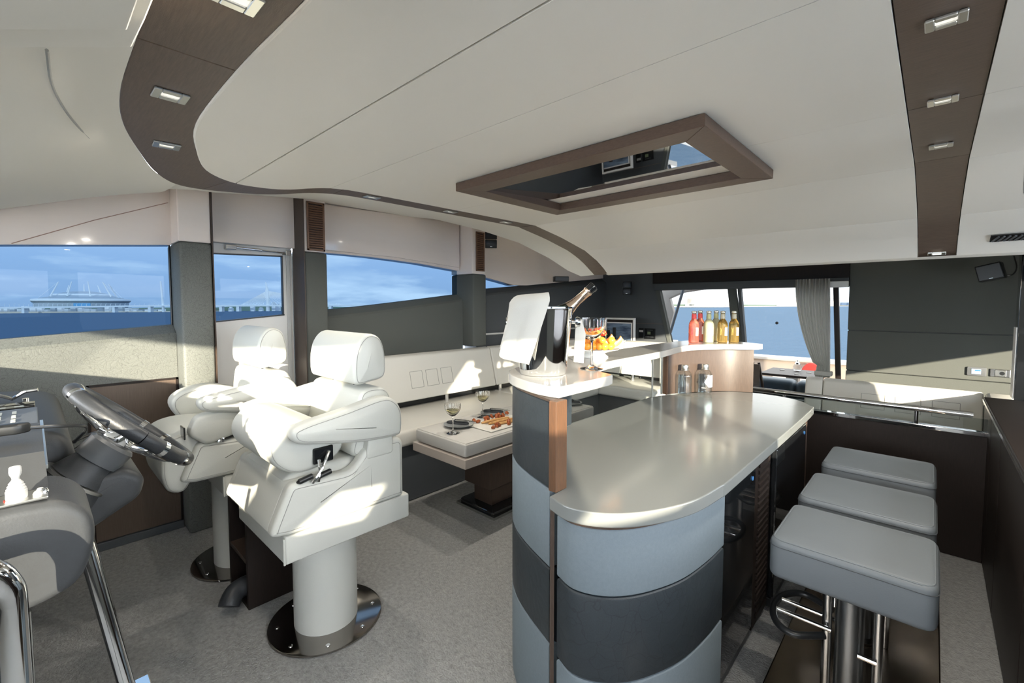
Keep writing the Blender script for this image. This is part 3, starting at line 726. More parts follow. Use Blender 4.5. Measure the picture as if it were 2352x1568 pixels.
for x, y in ((-3.64, 2.9), (-3.64, 3.68), (-3.64, 4.4), (-2.85, 5.36)):
    lathe('back_support', [(.022, .60), (.022, .70)], CHROME, sofa, 14, (x, y, 0))
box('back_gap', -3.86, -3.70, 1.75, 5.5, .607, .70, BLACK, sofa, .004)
tag(sofa, 'long ivory leather saloon sofa running along the side wall', 'sofa')
s2 = empty('port_sofa', (0, 0, 0))
def aback(x0, x1, y=5.82): return prism('backrest', round_poly([(y, .42), (y+.07, .77), (y+.14, .795), (y+.18, .40)], .02), 'x', x0, x1, LEATH2, s2, .02, 3)
aback(-1.02, -.86); b2 = aback(-.855, .36); 
prism('end_bolster', round_poly([(5.2, .42), (5.2, .72), (5.9, .80), (6.0, .42)], .03), 'x', .365, .58, LEATH2, s2, .03, 3)
box('seat_cushion', -1.0, .36, 5.2, 5.84, .30, .42, LEATH2, s2, .03, 3); box('base', -1.0, .58, 5.25, 6.0, .002, .30, WALLB, s2, .01)
for k in range(3):
    xa = -.52+.27*k; pts = [(xx, 5.82+.07*(zz-.42)/.35-.0015, zz) for xx, zz in ((xa, .53), (xa+.19, .53), (xa+.19, .675), (xa, .675))]
    bm = bmesh.new()
    for a, b in zip(pts, pts[1:]+pts[:1]): tube_bm(bm, [a, b], .0022, 5)
    from_bm('stitched_square', bm, SEAMG, b2)
tag(s2, 'ivory leather sofa under the dark bulkhead beyond the handrail', 'sofa')

# ---- dining table --------------------------------------------------
tb = empty('lounge_table', (-2.53, 2.73, 0))
box('foot_plate', -.215, .215, -.45, -.02, .002, .022, STEEL, tb, .0); 
ft = prism('foot_cover', round_poly([(-.20, -.44), (.20, -.44), (.20, -.03), (-.20, -.03)], .05), 'z', .022, .05, BLACKG, tb, .012)
box('pedestal_lower', -.10, .10, -.36, -.12, .05, .2, WOODM, tb, .003); box('pedestal_upper', -.145, .145, -.42, -.06, .2, .50, WOODM, tb, .003)
box('tabletop', -.30, .30, -.80, .80, .50, .565, TAUPE, tb, .004)
prism('padded_cover', round_poly([(-.285, -.785), (.285, -.785), (.285, .775), (-.285, .775)], .02), 'z', .572, .662, QUILT, tb, .014)
tube('cover_piping', [(-.272, -.772, .662), (.272, -.772, .662), (.272, .762, .662), (-.272, .762, .662), (-.272, -.772, .662)], .004, QUILT, tb, 6)
tag(tb, 'low lounge table with a padded grey linen cover and brown pedestal', 'table')
TZ = .665
# coupe glasses
def coupe(name, loc, s, label, wine=True, group='coupe glasses'):
    g = empty(name, loc)
    H = .165*s
    lathe('foot', [(.001, .0), (.036*s, .0), (.037*s, .002*s), (.020*s, .006*s), (.006*s, .014*s), (.0038*s, .03*s), (.0034*s, .085*s), (.006*s, .094*s)], CRYST, g, 24)
    prof_o = [(.006, .094), (.020, .103), (.034, .117), (.043, .135), (.0455, .165)]
    prof_i = [(.0440, .165), (.0412, .136), (.0325, .1195), (.019, .1065), (.001, .099)]
    lathe('bowl', [(a*s, b*s) for a, b in prof_o+prof_i], CRYST, g, 28)
    bm = bmesh.new()
    for k in range(22):
        t = 2*math.pi*k/22; c_, s_ = math.cos(t), math.sin(t)
        tube_bm(bm, [(.0432*s*c_, .0432*s*s_, .1365*s), (.0452*s*c_, .0452*s*s_, .158*s)], .0018*s, 5)
    from_bm('cut_flutes', bm, CRYST, g)
    if wine:
        lathe('wine', [(.001, .100*s), (.018*s, .1075*s), (.0318*s, .1205*s), (.0375*s, .131*s), (.001, .131*s)], P('white_wine', (.80, .74, .42), .05, trans=.9, ior=1.33), g, 24)
    return tag(g, label, 'glass', group)
coupe('coupe_glass', (-2.515, 2.06, TZ), 1.30, 'coupe glass of wine at the near corner of the lounge table')
coupe('coupe_glass', (-2.70, 2.53, TZ), 1.30, 'coupe glass of wine behind the second charcoal plate')
coupe('coupe_glass', (-2.74, 3.08, TZ), 1.30, 'coupe glass half hidden behind the dark bar panel')
# plates with dark napkins and cutlery
PLATE = P('slate_plate', (.030, .045, .055), .25)
PLRIM = P('plate_underside', (.22, .23, .23), .3)
NAPD = P('charcoal_napkin', (.028, .031, .035), .8, bump=(400, .3))
def setting(loc, rz, label, pale=False):
    g = empty('plate', loc, rz)
    lathe('dish', [(.001, .003), (.07, .003), (.088, .008), (.112, .018), (.113, .016), (.09, .004), (.07, .0), (.001, .0)], PLATE, g, 36)
    lathe('dish_rim', [(.112, .0165), (.1145, .0175), (.1145, .0195), (.112, .0190)], PLRIM, g, 36)
    tag(g, label, 'plate', 'place settings on the lounge table')
    n = empty('napkin', (loc[0], loc[1], loc[2]+.006), rz)
    prism('folded_cloth', cr_closed([(-.10, 0), (-.07, .034), (.02, .036), (.075, .022), (.08, -.018), (.02, -.034), (-.07, -.032)], 4), 'z', .0, .026, NAPD, n, .010, 3)
    prism('cloth_fold', cr_closed([(-.04, .028), (.055, .03), (.05, -.012), (-.02, -.02)], 4), 'z', .024, .040, NAPD, n, .007, 3)
    tag(n, 'charcoal napkin on the '+label, 'napkin', 'napkins on the lounge table')
    for k, (dx, kind) in enumerate(((.0, 'fork'), (-.02, 'knife'))):
        c = empty(kind, (loc[0], loc[1], loc[2]+.046), rz)
        tube('handle', [(-.02, dx, 0), (.09, dx+.004, .0)], .0035, CHROME, c, 6)
        if kind == 'fork':
            for q in (-.006, 0, .006): tube('tine', [(.09, dx+.004+q*.6, 0), (.125, dx+.004+q, .0)], .0013, CHROME, c, 5)
        else:
            prism('blade', [(.09, dx), (.15, dx+.002), (.152, dx+.008), (.09, dx+.010)], 'z', -.001, .001, CHROME, c)
        tag(c, 'steel %s on the %s' % (kind, label), kind, 'cutlery on the lounge table')
setting((-2.635, 2.215, TZ), R(25), 'dark plate at the near end of the lounge table')
setting((-2.70, 2.66, TZ), R(25), 'dark plate behind the board of snacks')
setting((-2.46, 3.42, TZ), R(200), 'dark plate at the far end of the table beside the bar')
# board with breadsticks and cured meats
bd = box('serving_board', -2.60, -2.32, 2.26, 2.72, TZ, TZ+.008, P('board_white', (.70, .68, .62), .4), bev=.003); tag(bd, 'pale rectangular serving board of snacks on the lounge table', 'board')
BREAD = P('breadstick', (.62, .36, .14), .7, var=(60, .5, (.45, .22, .07)), bump=(200, .4))
MEAT = P('glazed_meat', (.20, .035, .012), .25, var=(70, .4, (.36, .10, .02)), bump=(120, .6))
for k in range(5):
    c = Vector((-2.50+.028*k, 2.46+.01*k, TZ+.018+.010*(k % 2)))
    o = tube('breadstick', cr_open([c+Vector((-.02, -.11, 0)), c+Vector((.0, 0, .003)), c+Vector((.018, .115, 0))], 4), [.007]+[.0105]*7+[.007], BREAD, None, 8)
    tag(o, 'golden breadstick on the serving board', 'breadstick', 'breadsticks on the board')
for k in range(26):
    if k < 16: x, y = random.uniform(-2.585, -2.53), random.uniform(2.29, 2.68)
    else: x, y = random.uniform(-2.40, -2.345), random.uniform(2.30, 2.70)
    bm = bmesh.new(); bmesh.ops.create_icosphere(bm, subdivisions=2, radius=.017)
    for v_ in bm.verts: v_.co = Vector((v_.co.x*1.2, v_.co.y*.9, v_.co.z*.7))*random.uniform(.9, 1.1)
    o = from_bm('snack_piece', bm, MEAT); o.location = (x, y, TZ+.020+random.choice((0, .012))); o.rotation_euler = (random.random(), random.random(), random.random()*6)
    tag(o, 'glossy red-brown piece of cured snack heaped on the serving board', 'snack', 'cured snacks on the board')
bm = bmesh.new(); bmesh.ops.create_icosphere(bm, subdivisions=4, radius=.055)
for v_ in bm.verts:
    d = v_.co.normalized(); k = 1+.35*math.sin(7*d.x+3*d.y)*math.cos(6*d.z+4*d.x)+.15*math.sin(15*d.y+9*d.z); v_.co = Vector((d.x*.075, d.y*.06, max(d.z, -.35)*.045))*k
cn = from_bm('crumpled_napkin', bm, NAPK); cn.location = (-2.36, 3.17, TZ+.022); tag(cn, 'white crumpled napkin on the table edge beside the bar post', 'napkin')

# ---- bar -----------------------------------------------------------
ct_out = [(-.925, 1.175), (-.837, 1.150), (-.745, 1.178), (-.665, 1.248), (-.60, 1.355), (-.553, 1.488), (-.532, 1.66), (-.526, 1.85), (-.526, 3.22), (-.555, 3.38), (-.635, 3.505), (-.76, 3.575), (-.90, 3.595)]
ctp = cr_open(ct_out, 4)+[(-1.06, 3.56), (-1.24, 3.33), (-1.40, 3.02), (-1.425, 2.9), (-1.425, 1.62), (-1.30, 1.40), (-1.12, 1.30), (-.955, 1.275), (-.93, 1.26)]
ct = prism('bar_worktop', ctp, 'z', .905, .952, STONE, None, .004, 2); tag(ct, 'pale stone bar worktop with rounded ends', 'worktop')
bar = empty('bar', (0, 0, 0))
face = [(-.915, 1.205), (-.837, 1.182), (-.755, 1.208), (-.685, 1.272), (-.63, 1.37), (-.588, 1.495), (-.567, 1.66), (-.562, 1.80)]
fc = cr_open(face, 5)
for z0, z1, m in ((.662, .885, BANDL), (.372, .660, BANDD), (.02, .370, BANDL)):
    wall_strip('upholstered_band', fc, z0, z1, .03, m, bar, .010)
wall_strip('plinth', [(a*.99-.0, b+.03) for a, b in fc], .001, .02, .03, BLACK, bar)
wall_strip('oak_bead', [(x, y-.004) for x, y in fc], .886, .904, .035, WOODM, bar)
tall = cr_open([(-1.425, 1.95), (-1.425, 1.70), (-1.40, 1.56), (-1.335, 1.432), (-1.235, 1.338), (-1.11, 1.272), (-.955, 1.212)], 6)
for z0, z1, m in ((.955, 1.262, BANDD), (.672, .953, BANDL), (.395, .670, BANDD), (.02, .393, BANDL)):
    wall_strip('upholstered_band', tall, z0, z1, .035, m, bar, .010)
wall_strip('oak_bead', tall, 1.262, 1.27, .04, WOODM, bar)
box('oak_post', -.955, -.922, 1.205, 1.268, .953, 1.268, WOODR, bar, .003)
prism('oak_post_lower', [(-.945, 1.203), (-.936, 1.196), (-.926, 1.203), (-.936, 1.212)], 'z', .02, .905, WOODM, bar)
box('side_panel', -1.425, -1.40, 1.95, 3.06, .02, .904, WOODD, bar, .003)
prism('core', [(-1.37, 1.80), (-1.05, 1.40), (-.84, 1.30), (-.70, 1.40), (-.64, 1.70), (-.64, 1.79), (-.90, 1.79), (-.90, 3.32), (-1.20, 3.30), (-1.37, 3.02)], 'z', .02, .90, BLACK, bar)
endp = cr_open([(-1.375, 3.095), (-1.30, 3.24), (-1.20, 3.40), (-1.09, 3.52), (-.945, 3.585)], 6)
wall_strip('oak_end_panel', [(x, y) for x, y in endp], .953, 1.268, .03, WOODM, bar, .003)
wall_strip('oak_end_base', endp, .02, .904, .03, WOODD, bar, .003)
box('oak_end_post', -1.405, -1.372, 3.085, 3.115, .953, 1.268, WOODR, bar, .003)
box('oak_end_stile', -.60, -.57, 3.33, 3.40, .02, .904, WOODM, bar, .003)
tag(bar, 'curved bar base in grey and charcoal upholstered bands with oak post', 'bar')
gp = empty('bar_glass_screen', (-1.41, 2.5, .953))
raw('pane', [(0, -.55, 0), (0, .58, 0), (0, .58, .314), (0, -.55, .314)], [(0, 1, 2, 3)], GL_B, gp); box('edge_strip', -.006, .006, .574, .586, 0, .314, SATIN, gp, .001); box('edge_strip', -.006, .006, .43, .436, 0, .314, SATIN, gp, .001)
tag(gp, 'clear glass screen between the worktop and the raised shelf', 'glass panel')
sh_front = cr_open([(-1.40, 1.60), (-1.385, 1.50), (-1.33, 1.40), (-1.24, 1.325), (-1.13, 1.275), (-1.05, 1.250), (-.985, 1.245)], 5)
sh_rest = [(-.945, 1.25), (-.945, 1.58)]+cr_open([(-.955, 1.625), (-1.0, 1.65), (-1.06, 1.68), (-1.12, 1.76), (-1.17, 1.88), (-1.195, 2.05), (-1.20, 2.4), (-1.215, 2.7), (-1.245, 2.95), (-1.25, 3.12), (-1.20, 3.28), (-1.10, 3.42), (-.99, 3.50), (-.925, 3.55)], 5)
sh_back = [(-.90, 3.63), (-.98, 3.67)]+cr_open([(-1.10, 3.74), (-1.26, 3.765), (-1.39, 3.66), (-1.45, 3.42), (-1.47, 3.15), (-1.47, 2.8), (-1.47, 1.9)], 5)
sh = prism('bar_shelf', sh_front+sh_rest+sh_back, 'z', 1.270, 1.310, STONEW, None, .004, 2); tag(sh, 'white raised serving shelf curving along the bar', 'shelf')
# appliances under the worktop
def fridge(y0, y1, x, label, z1=.86):
    g = empty('bar_fridge', (x, (y0+y1)/2, .03)); w = (y1-y0)/2; h = z1-.03
    box('carcass', -.30, -.03, -w, w, 0, h, BLACK, g, .004); box('door', -.028, 0, -w+.004, w-.004, .05, h, BLACKG, g, .006)
    box('kick_grille', -.03, -.01, -w, w, 0, .045, BLACK, g, .002)
    lathe('hinge_cap', [(.010, 0), (.010, .02), (.006, .024), (0, .024)], SATIN, g, 12, (-.015, w-.02, h))
    lathe('badge', [(.010, 0), (.010, .003), (0, .003)], P('badge_blue', (.08, .25, .55), .2), g, 14).matrix_local = Matrix.Translation((.001, w-.06, h-.05)) @ Matrix.Rotation(R(90), 4, 'Y')
    tag(g, label, 'fridge', 'black bar appliances'); return g
fridge(1.80, 2.27, -.575, 'black glass-fronted fridge beside the curved grey upholstery')
fridge(2.56, 3.28, -.555, 'black fridge under the far end of the worktop behind the stools')
lv = empty('ventilation_louvre', (-.575, 2.41, .05))
box('frame', -.02, -.004, -.13, .13, 0, .84, WOODD, lv, .002)
fs = None
for i in range(24):
    if fs is None: fs = prism('slat', [(-.006, -.012), (.004, -.008), (.004, .006), (-.006, .012)], 'y', -.085, .085, WOODD, lv); s = fs
    else: s = fs.copy(); COL.objects.link(s)
    s.location = (0, 0, .05+.032*i)
tag(lv, 'dark louvred panel between the two bar fridges', 'vent')

# ---- on the bar shelf ------------------------------------------------
ZS = 1.3105
bk = empty('ice_bucket', (-1.185, 1.455, ZS))
lathe('pail', [(.002, .001), (.092, .001), (.096, .006), (.100, .03), (.121, .262), (.123, .270), (.1275, .272), (.1275, .278), (.121, .278), (.119, .262), (.098, .035), (.09, .012), (.002, .012)], CHROME, bk, 48)
for a in (43, 223):
    ca, sa = math.cos(R(a)), math.sin(R(a)); p = Vector((ca*.119, sa*.119, .215)); d = Vector((ca, sa, -.05))
    tube('knob_handle', [p, p+d*.012, p+d*.014, p+d*.022, p+d*.034, p+d*.038], [.008, .008, .018, .024, .020, .004], CHROME, bk, 16)
tag(bk, 'polished steel ice bucket at the near end of the bar shelf', 'ice bucket')
# champagne bottle leaning in the bucket
bt = empty('champagne_bottle', (-1.185, 1.455, ZS)); 
ax = (Vector((.73, .683, 0))*.75+Vector((0, 0, .66))).normalized()
b0 = Vector((.73, .683, 0))*-.015+Vector((0, 0, .165))
qm = ax.to_track_quat('Z', 'Y').to_matrix().to_4x4(); qm.translation = b0
GREENB = P('champagne_glass', (.012, .016, .010), .05, coat=.4)
FOIL = P('rose_gold_foil', (.78, .60, .46), .22, metal=1, bump=(60, .25))
L0 = .30
o = lathe('bottle_body', [(.002, 0), (.04, 0), (.044, .01), (.044, .10), (.038, .135), (.026, .165), (.019, .19), (.0165, .21)], GREENB, bt, 28); o.matrix_local = qm
o = lathe('foil_sleeve', [(.0270, .163), (.0205, .188), (.0178, .21), (.0172, .262), (.0178, .263)], FOIL, bt, 28, cap=False); o.matrix_local = qm
o = lathe('neck_ring', [(.0185, .26), (.0205, .263), (.0205, .270), (.0180, .272)], FOIL, bt, 24); o.matrix_local = qm
o = lathe('black_collar', [(.0178, .271), (.0188, .272), (.0195, .285), (.0205, .292), (.0205, .300), (.017, .302), (.0145, .300), (.0140, .275)], BLACKG, bt, 24); o.matrix_local = qm
tag(bt, 'open champagne bottle with rose gold foil leaning in the ice bucket', 'bottle')
# napkin draped over the rim
def napkin_drape():
    g = []; nu, nv = 34, 30; v = []; f = []
    for i in range(nu+1):
        u = i/nu; a0_ = 188+134*u; a1_ = 203+90*u
        for j in range(nv+1):
            t = j/nv
            a = R(a0_+(a1_-a0_)*max(0, (t-.22)/.78)); drop = .195+.045*u
            if t < .22:
                s = t/.22; r = .065+.068*s; z = .285+.035*math.sin(s*math.pi*.9)+.018*u*u*(1-.6*s)
            else:
                s = (t-.22)/.78; r = .134+.030*s**1.2*(1-.7*u); z = .290-drop*s+.03*u*u*.4*(1-s)
                z += .006*math.sin(9*u)
            r += (.004+.006*t)*math.sin(u*15+2*t)*min(1, t*2)
            lean = .015*t
            v.append((-1.185+r*math.cos(a)-lean, 1.455+r*math.sin(a)-lean*.6, ZS+z))
    for i in range(nu):
        for j in range(nv):
            k = i*(nv+1)+j; f.append((k, k+1, k+nv+2, k+nv+1))
    o = raw('draped_napkin', v, f, NAPK, None, True)
    m = o.modifiers.new('thickness', 'SOLIDIFY'); m.thickness = .004; m.offset = 1
    tag(o, 'ivory cloth napkin draped over the side of the ice bucket', 'napkin')
napkin_drape()
n2 = prism('folded_napkin', [(-.02, -.13), (.022, -.135), (.030, -.01), (.012, .05), (-.012, .055)], 'y', -.004, .004, NAPK, None, .002)
n2.location = (-1.09, 1.575, ZS+.175); n2.rotation_euler = (0, 0, R(43)); tag(n2, 'strip of ivory napkin hanging at the far side of the bucket', 'napkin')
coupe('coupe_glass', (-1.105, 1.70, ZS), 1.38, 'cut crystal coupe glass on the bar shelf in front of the fruit', wine=False)
# fruit dish
fd = empty('fruit_dish', (-1.345, 2.10, ZS))
lathe('dish', [(.002, .0), (.07, .0), (.072, .004), (.05, .022), (.085, .032), (.128, .044), (.130, .048), (.085, .038), (.03, .034), (.002, .034)], P('white_china', (.85, .84, .80), .15), fd, 40)
tag(fd, 'white footed dish holding the fruit on the bar shelf', 'dish')
ORANGE = P('physalis_orange', (.80, .30, .035), .22); RED = P('strawberry_red', (.62, .022, .015), .3, bump=(150, .5)); LEAF = P('leaf_green', (.14, .22, .05), .6); MELON = P('melon_flesh', (.85, .34, .07), .35); RIND = P('melon_rind', (.72, .55, .25), .5)
pf = None; DX, DY, DZ = -1.345, 2.10, ZS+.045
rt = Vector((.73, .683, 0)); fwv = Vector((-.683, .73, 0))
k = 0
for row, (n, zz, back) in enumerate(((6, .018, -.07), (5, .020, -.035), (4, .048, -.045))):
    for i in range(n):
        c = Vector((DX, DY, DZ))+rt*(-.085+.155*i/(n-1)+(.012 if row else 0))+fwv*back+Vector((0, 0, zz))
        bm = bmesh.new(); bmesh.ops.create_uvsphere(bm, u_segments=16, v_segments=10, radius=random.uniform(.0175, .0205))
        o = from_bm('orange_berry', bm, ORANGE); o.location = c
        tag(o, 'small shiny orange berry in the fruit dish', 'fruit', 'orange berries in the dish')
def strawberry(off, rot, label):
    g = empty('strawberry', Vector((DX, DY, DZ))+rt*off[0]+fwv*off[1]+Vector((0, 0, off[2]))); g.rotation_euler = rot
    lathe('flesh', [(.001, -.022), (.008, -.017), (.015, -.004), (.017, .006), (.012, .013), (.001, .014)], RED, g, 16)
    for q in range(6):
        a = q*math.pi/3; prism('sepal', [(0, -.004), (.018, -.003), (.024, 0), (.018, .003), (0, .004)], 'z', .0, .001, LEAF, g).matrix_local = Matrix.Translation((0, 0, .014)) @ Matrix.Rotation(a, 4, 'Z') @ Matrix.Rotation(R(15), 4, 'Y')
    tag(g, label, 'strawberry', 'strawberries in the dish')
strawberry((-.075, -.01, .075), (R(70), 0, R(40)), 'strawberry peeping out beside the ice bucket')
strawberry((-.03, .0, .078), (R(100), 0, R(10)), 'strawberry behind the stem of the coupe glass')
strawberry((.01, .0, .080), (R(80), R(30), R(80)), 'strawberry just right of the glass stem in the dish')
strawberry((.045, .0, .085), (R(60), R(-20), R(100)), 'strawberry with leaves nearest the melon slice')
for q, (off, rz, lab) in enumerate((((.085, -.02, .012), 35, 'tall orange melon slice at the right end of the dish'), ((.045, .02, .02), 60, 'melon slice half behind the berries'), ((-.02, .04, .02), 75, 'melon slice at the back of the dish behind the strawberries'))):
    g = empty('melon_slice', Vector((DX, DY, DZ))+rt*off[0]+fwv*off[1]+Vector((0, 0, off[2])), R(43))
    cres = ring_arc(0, .06, .062, 200, 345, 14); inn = ring_arc(0, .078, .052, 340, 205, 14)
    o = prism('flesh', cres+inn, 'y', -.012, .012, MELON, g, .003); prism('rind', ring_arc(0, .06, .065, 200, 345, 14)+ring_arc(0, .06, .0622, 345, 200, 14), 'y', -.0125, .0125, RIND, g)
    tag(g, lab, 'melon slice', 'melon slices in the dish')
# soda bottles on the far end of the shelf
def soda(x, y, kind, label):
    col = {'pink': ((.80, .27, .20), (.62, .05, .04)), 'cloud': ((.42, .41, .27), (.40, .38, .18)), 'amber': ((.50, .33, .10), (.42, .38, .28))}[kind]
    liq = P('soda_'+kind, col[0], .12 if kind != 'cloud' else .25, trans=.82 if kind != 'cloud' else .35, ior=1.2)
    lab = P('soda_label_'+kind, col[1], .4); cap = P('soda_cap', (.62, .60, .52), .3, metal=.8)
    g = empty('soda_bottle', (x, y, ZS), R(random.uniform(0, 60)))
    nfl = 16 if kind != 'cloud' else 6; n = 48; bm = bmesh.new(); rings = []
    prof = [(.030, .0), (.034, .003), (.0345, .012), (.0345, .13), (.033, .148), (.024, .166), (.0165, .176), (.0155, .205), (.0150, .224)]
    for r, z in prof:
        am = .0016 if .01 < z < .14 else 0
        rings.append([bm.verts.new(((r+am*math.cos(nfl*2*math.pi*j/n))*math.cos(2*math.pi*j/n), (r+am*math.cos(nfl*2*math.pi*j/n))*math.sin(2*math.pi*j/n), z)) for j in range(n)])
    for a, b in zip(rings, rings[1:]):
        for j in range(n): bm.faces.new((a[j], a[(j+1) % n], b[(j+1) % n], b[j]))
    bm.faces.new(rings[0][::-1]); bm.faces.new(rings[-1]); from_bm('body', bm, liq, g)
    lathe('neck_label', [(.0175, .180), (.0168, .205), (.0163, .214), (.0150, .214), (.0150, .180)], lab, g, 24)
    lathe('crown_cap', [(.0165, .220), (.0185, .223), (.0180, .232), (.015, .237), (.001, .238)], cap, g, 20)
    o = prism('paper_label', [(-.008, .055), (.012, .055), (.012, .115), (-.008, .115)], 'y', -.0375, -.036, P('paper_white', (.82, .82, .78), .6), g); o.rotation_euler = (0, 0, R(55)-g.rotation_euler.z)
    txt = text_mesh('lettering', 'TONIC' if kind != 'pink' else 'TONIC', .018, P('raised_letters_'+kind, tuple(min(1, c*1.1) for c in col[0]), .2) if kind != 'pink' else P('letters_wine', (.30, .03, .05), .3), g, (0, 0, 0), (0, 0, 0))
    a = R(5)-g.rotation_euler.z
    txt.matrix_local = Matrix.Rotation(a, 4, 'Z') @ Matrix.Translation((0, -.0368, .085)) @ Matrix.Rotation(R(90), 4, 'X') @ Matrix.Rotation(R(90), 4, 'Z')
    tag(g, label, 'bottle', 'small soda bottles on the bar shelf')
soda(-1.300, 3.37, 'pink', 'leftmost pink soda bottle on the bar shelf'); soda(-1.335, 3.585, 'pink', 'pink soda bottle just behind the leftmost one')
soda(-1.225, 3.46, 'cloud', 'cloudy pale soda bottle in front on the bar shelf'); soda(-1.245, 3.675, 'cloud', 'cloudy pale soda bottle standing behind the front row')
soda(-1.150, 3.535, 'amber', 'amber soda bottle beside the cloudy one'); soda(-1.090, 3.60, 'amber', 'rightmost amber soda bottle at the end of the shelf')
# water bottles on the worktop
def water(x, y, lab, label):
    g = empty('water_bottle', (x, y, .953))
    lathe('body', [(.04, .0), (.046, .004), (.048, .012), (.048, .135), (.045, .152), (.032, .172), (.021, .180), (.020, .196)], GLASSB, g, 36, cap=False)
    lathe('water', [(.002, .011), (.0445, .014), (.0445, .140), (.002, .141)], MATS.get('water_clear') or glassy('water_clear', (.93, .96, .96), .02), g, 32)
    lathe('screw_cap', [(.0225, .183), (.0235, .186), (.0235, .212), (.0215, .216), (.001, .216)], SATIN, g, 24)
    lathe('cap_ring', [(.0235, .178), (.0255, .180), (.0255, .184), (.0235, .186)], SATIN, g, 24)
    if lab:
        arc = [R(-75+100*i/14) for i in range(15)]; v = []; f = []
        for i, a in enumerate(arc):
            t = i/14; top = .140 if t > .30 else .140-.05*(1-t/.3); bt_ = .055 if t > .35 else .055+.06*(1-t/.35)*.6
            v += [(.0486*math.cos(a), .0486*math.sin(a), bt_), (.0486*math.cos(a), .0486*math.sin(a), top)]
        for i in range(14): f.append((2*i, 2*i+2, 2*i+3, 2*i+1))
        raw('blue_label', v, f, P('label_pale_blue', (.42, .56, .62), .5), g, True)
        text_mesh('lettering', 'MIVA', .012, WHITEP, g, (0, 0, 0), (0, 0, 0)).matrix_local = Matrix.Rotation(R(10), 4, 'Z') @ Matrix.Translation((0, -.0495, .05)) @ Matrix.Rotation(R(90), 4, 'X')
    tag(g, label, 'bottle', 'water bottles on the worktop')
water(-1.275, 3.16, False, 'clear water bottle without a label on the worktop'); water(-1.185, 3.30, True, 'water bottle with a pale blue label on the worktop')
# ---- bar stools ------------------------------------------------------
def make_stool():
    g = empty('bar_stool', (-.19, 2.07, .07))
    cu = prism('seat_cushion', round_poly([(-.235, -.205), (.235, -.205), (.235, .205), (-.235, .205)], .045, 6), 'z', .505, .655, GREYL, g, .022, 5, .006)
    q = round_poly([(-.224, -.194), (.224, -.194), (.224, .194), (-.224, .194)], .04, 6)
    tube('piping', [(a, b, .651) for a, b in q]+[(q[0][0], q[0][1], .651)], .0035, GREYL, cu, 6)
    q = round_poly([(-.236, -.206), (.236, -.206), (.236, .206), (-.236, .206)], .045, 6)
    tube('stitching', [(a, b, .628) for a, b in q]+[(q[0][0], q[0][1], .628)], .0013, P('stitch_dark', (.05, .055, .06), .8), cu, 5)
    box('seat_board', -.19, .19, -.16, .16, .487, .504, BLACK, g, .004)
    lathe('column', [(.045, 0), (.045, .487)], P('satin_column', (.26, .27, .28), .35, metal=1), g, 28)
    for x in (-.068, .085): lathe('guide_tube', [(.016, 0), (.016, .485)], STEEL, g, 16, (x, -.02, 0))
    lathe('lever_tip', [(.006, .40), (.006, .485)], CHROME, g, 10, (-.042, -.055, 0))
    pts = [(-.065, -.10, .30)]+[(-.16+.085*math.cos(R(a)), -.02+.15*math.sin(R(a)), .30) for a in range(-70, -291, -20)]+[(-.065, .09, .30)]
    tube('foot_ring', cr_open(pts, 3), .013, BLACK, g, 12)
    for y in (-.05, .03): tube('foot_bar', [(-.05, y, .30), (-.235, y, .30)], .009, CHROME, g, 10)
    tube('side_bracket', [(.085, -.04, .24), (.03, -.04, .24)], .009, STEEL, g, 8)
    lathe('flange', [(.075, 0), (.075, .008), (.05, .012)], DARKST, g, 28)
    return tag(g, 'nearest grey leather bar stool', 'stool', 'bar stools along the bar')
st = make_stool()
for y, lab in ((2.575, 'middle grey leather bar stool of the row of three'), (3.17, 'farthest grey leather bar stool, beside the dark panel')):
    c = copy_tree(st); c.location = (-.195, y, .07); c['label'] = lab
pl = empty('stool_plinth', (0, 0, 0))
box('plinth_top', -.455, .075, 1.2, 3.60, .055, .068, BRONZE, pl, .006); box('plinth_body', -.445, .065, 1.21, 3.59, .001, .055, BRONZE, pl, .004)
tag(pl, 'long polished bronze plinth under the bar stools', 'plinth')
# ---- stair screen with handrail -----------------------------------------
sc = empty('stair_screen', (0, 0, 0))
box('panel', -.92, .27, 3.95, 3.985, .002, .79, WOODD, sc, .003); box('top_channel', -.92, .275, 3.94, 3.995, .79, .815, CHROME, sc, .003)
box('glass_pane', -.90, .27, 3.965, 3.972, .815, .895, GL_B, sc, bev=0)
tube('handrail', [(-1.04, 3.955, .915), (.185, 3.955, .915), (.20, 3.955, .914)], .019, CHROME, sc, 16)
for x in (-.82, -.06): lathe('rail_post', [(.011, .815), (.011, .905), (.017, .905)], CHROME, sc, 12, (x, 3.955, 0))
tag(sc, 'dark wood screen with chrome handrail behind the bar stools', 'railing')
# ---- black sideboard on the port side -------------------------------------
sb = empty('sideboard', (0, 0, 0))
box('carcass', .285, .9, 1.3, 4.27, .002, .955, WOODD, sb, .003)
prism('top', [(.262, 1.3), (.9, 1.3), (.9, 4.30), (.262, 4.30)], 'z', .957, .985, WOODD, sb, .006)
for a, b in ((1.32, 2.35), (2.36, 3.25), (3.26, 3.75), (3.76, 4.26)): box('door', .265, .284, a, b, .04, .94, WOODD, sb, .003)
box('edge_trim', .258, .262, 1.3, 4.30, .955, .972, STEEL, sb, bev=0)
tag(sb, 'dark wood sideboard along the right edge', 'cabinet')
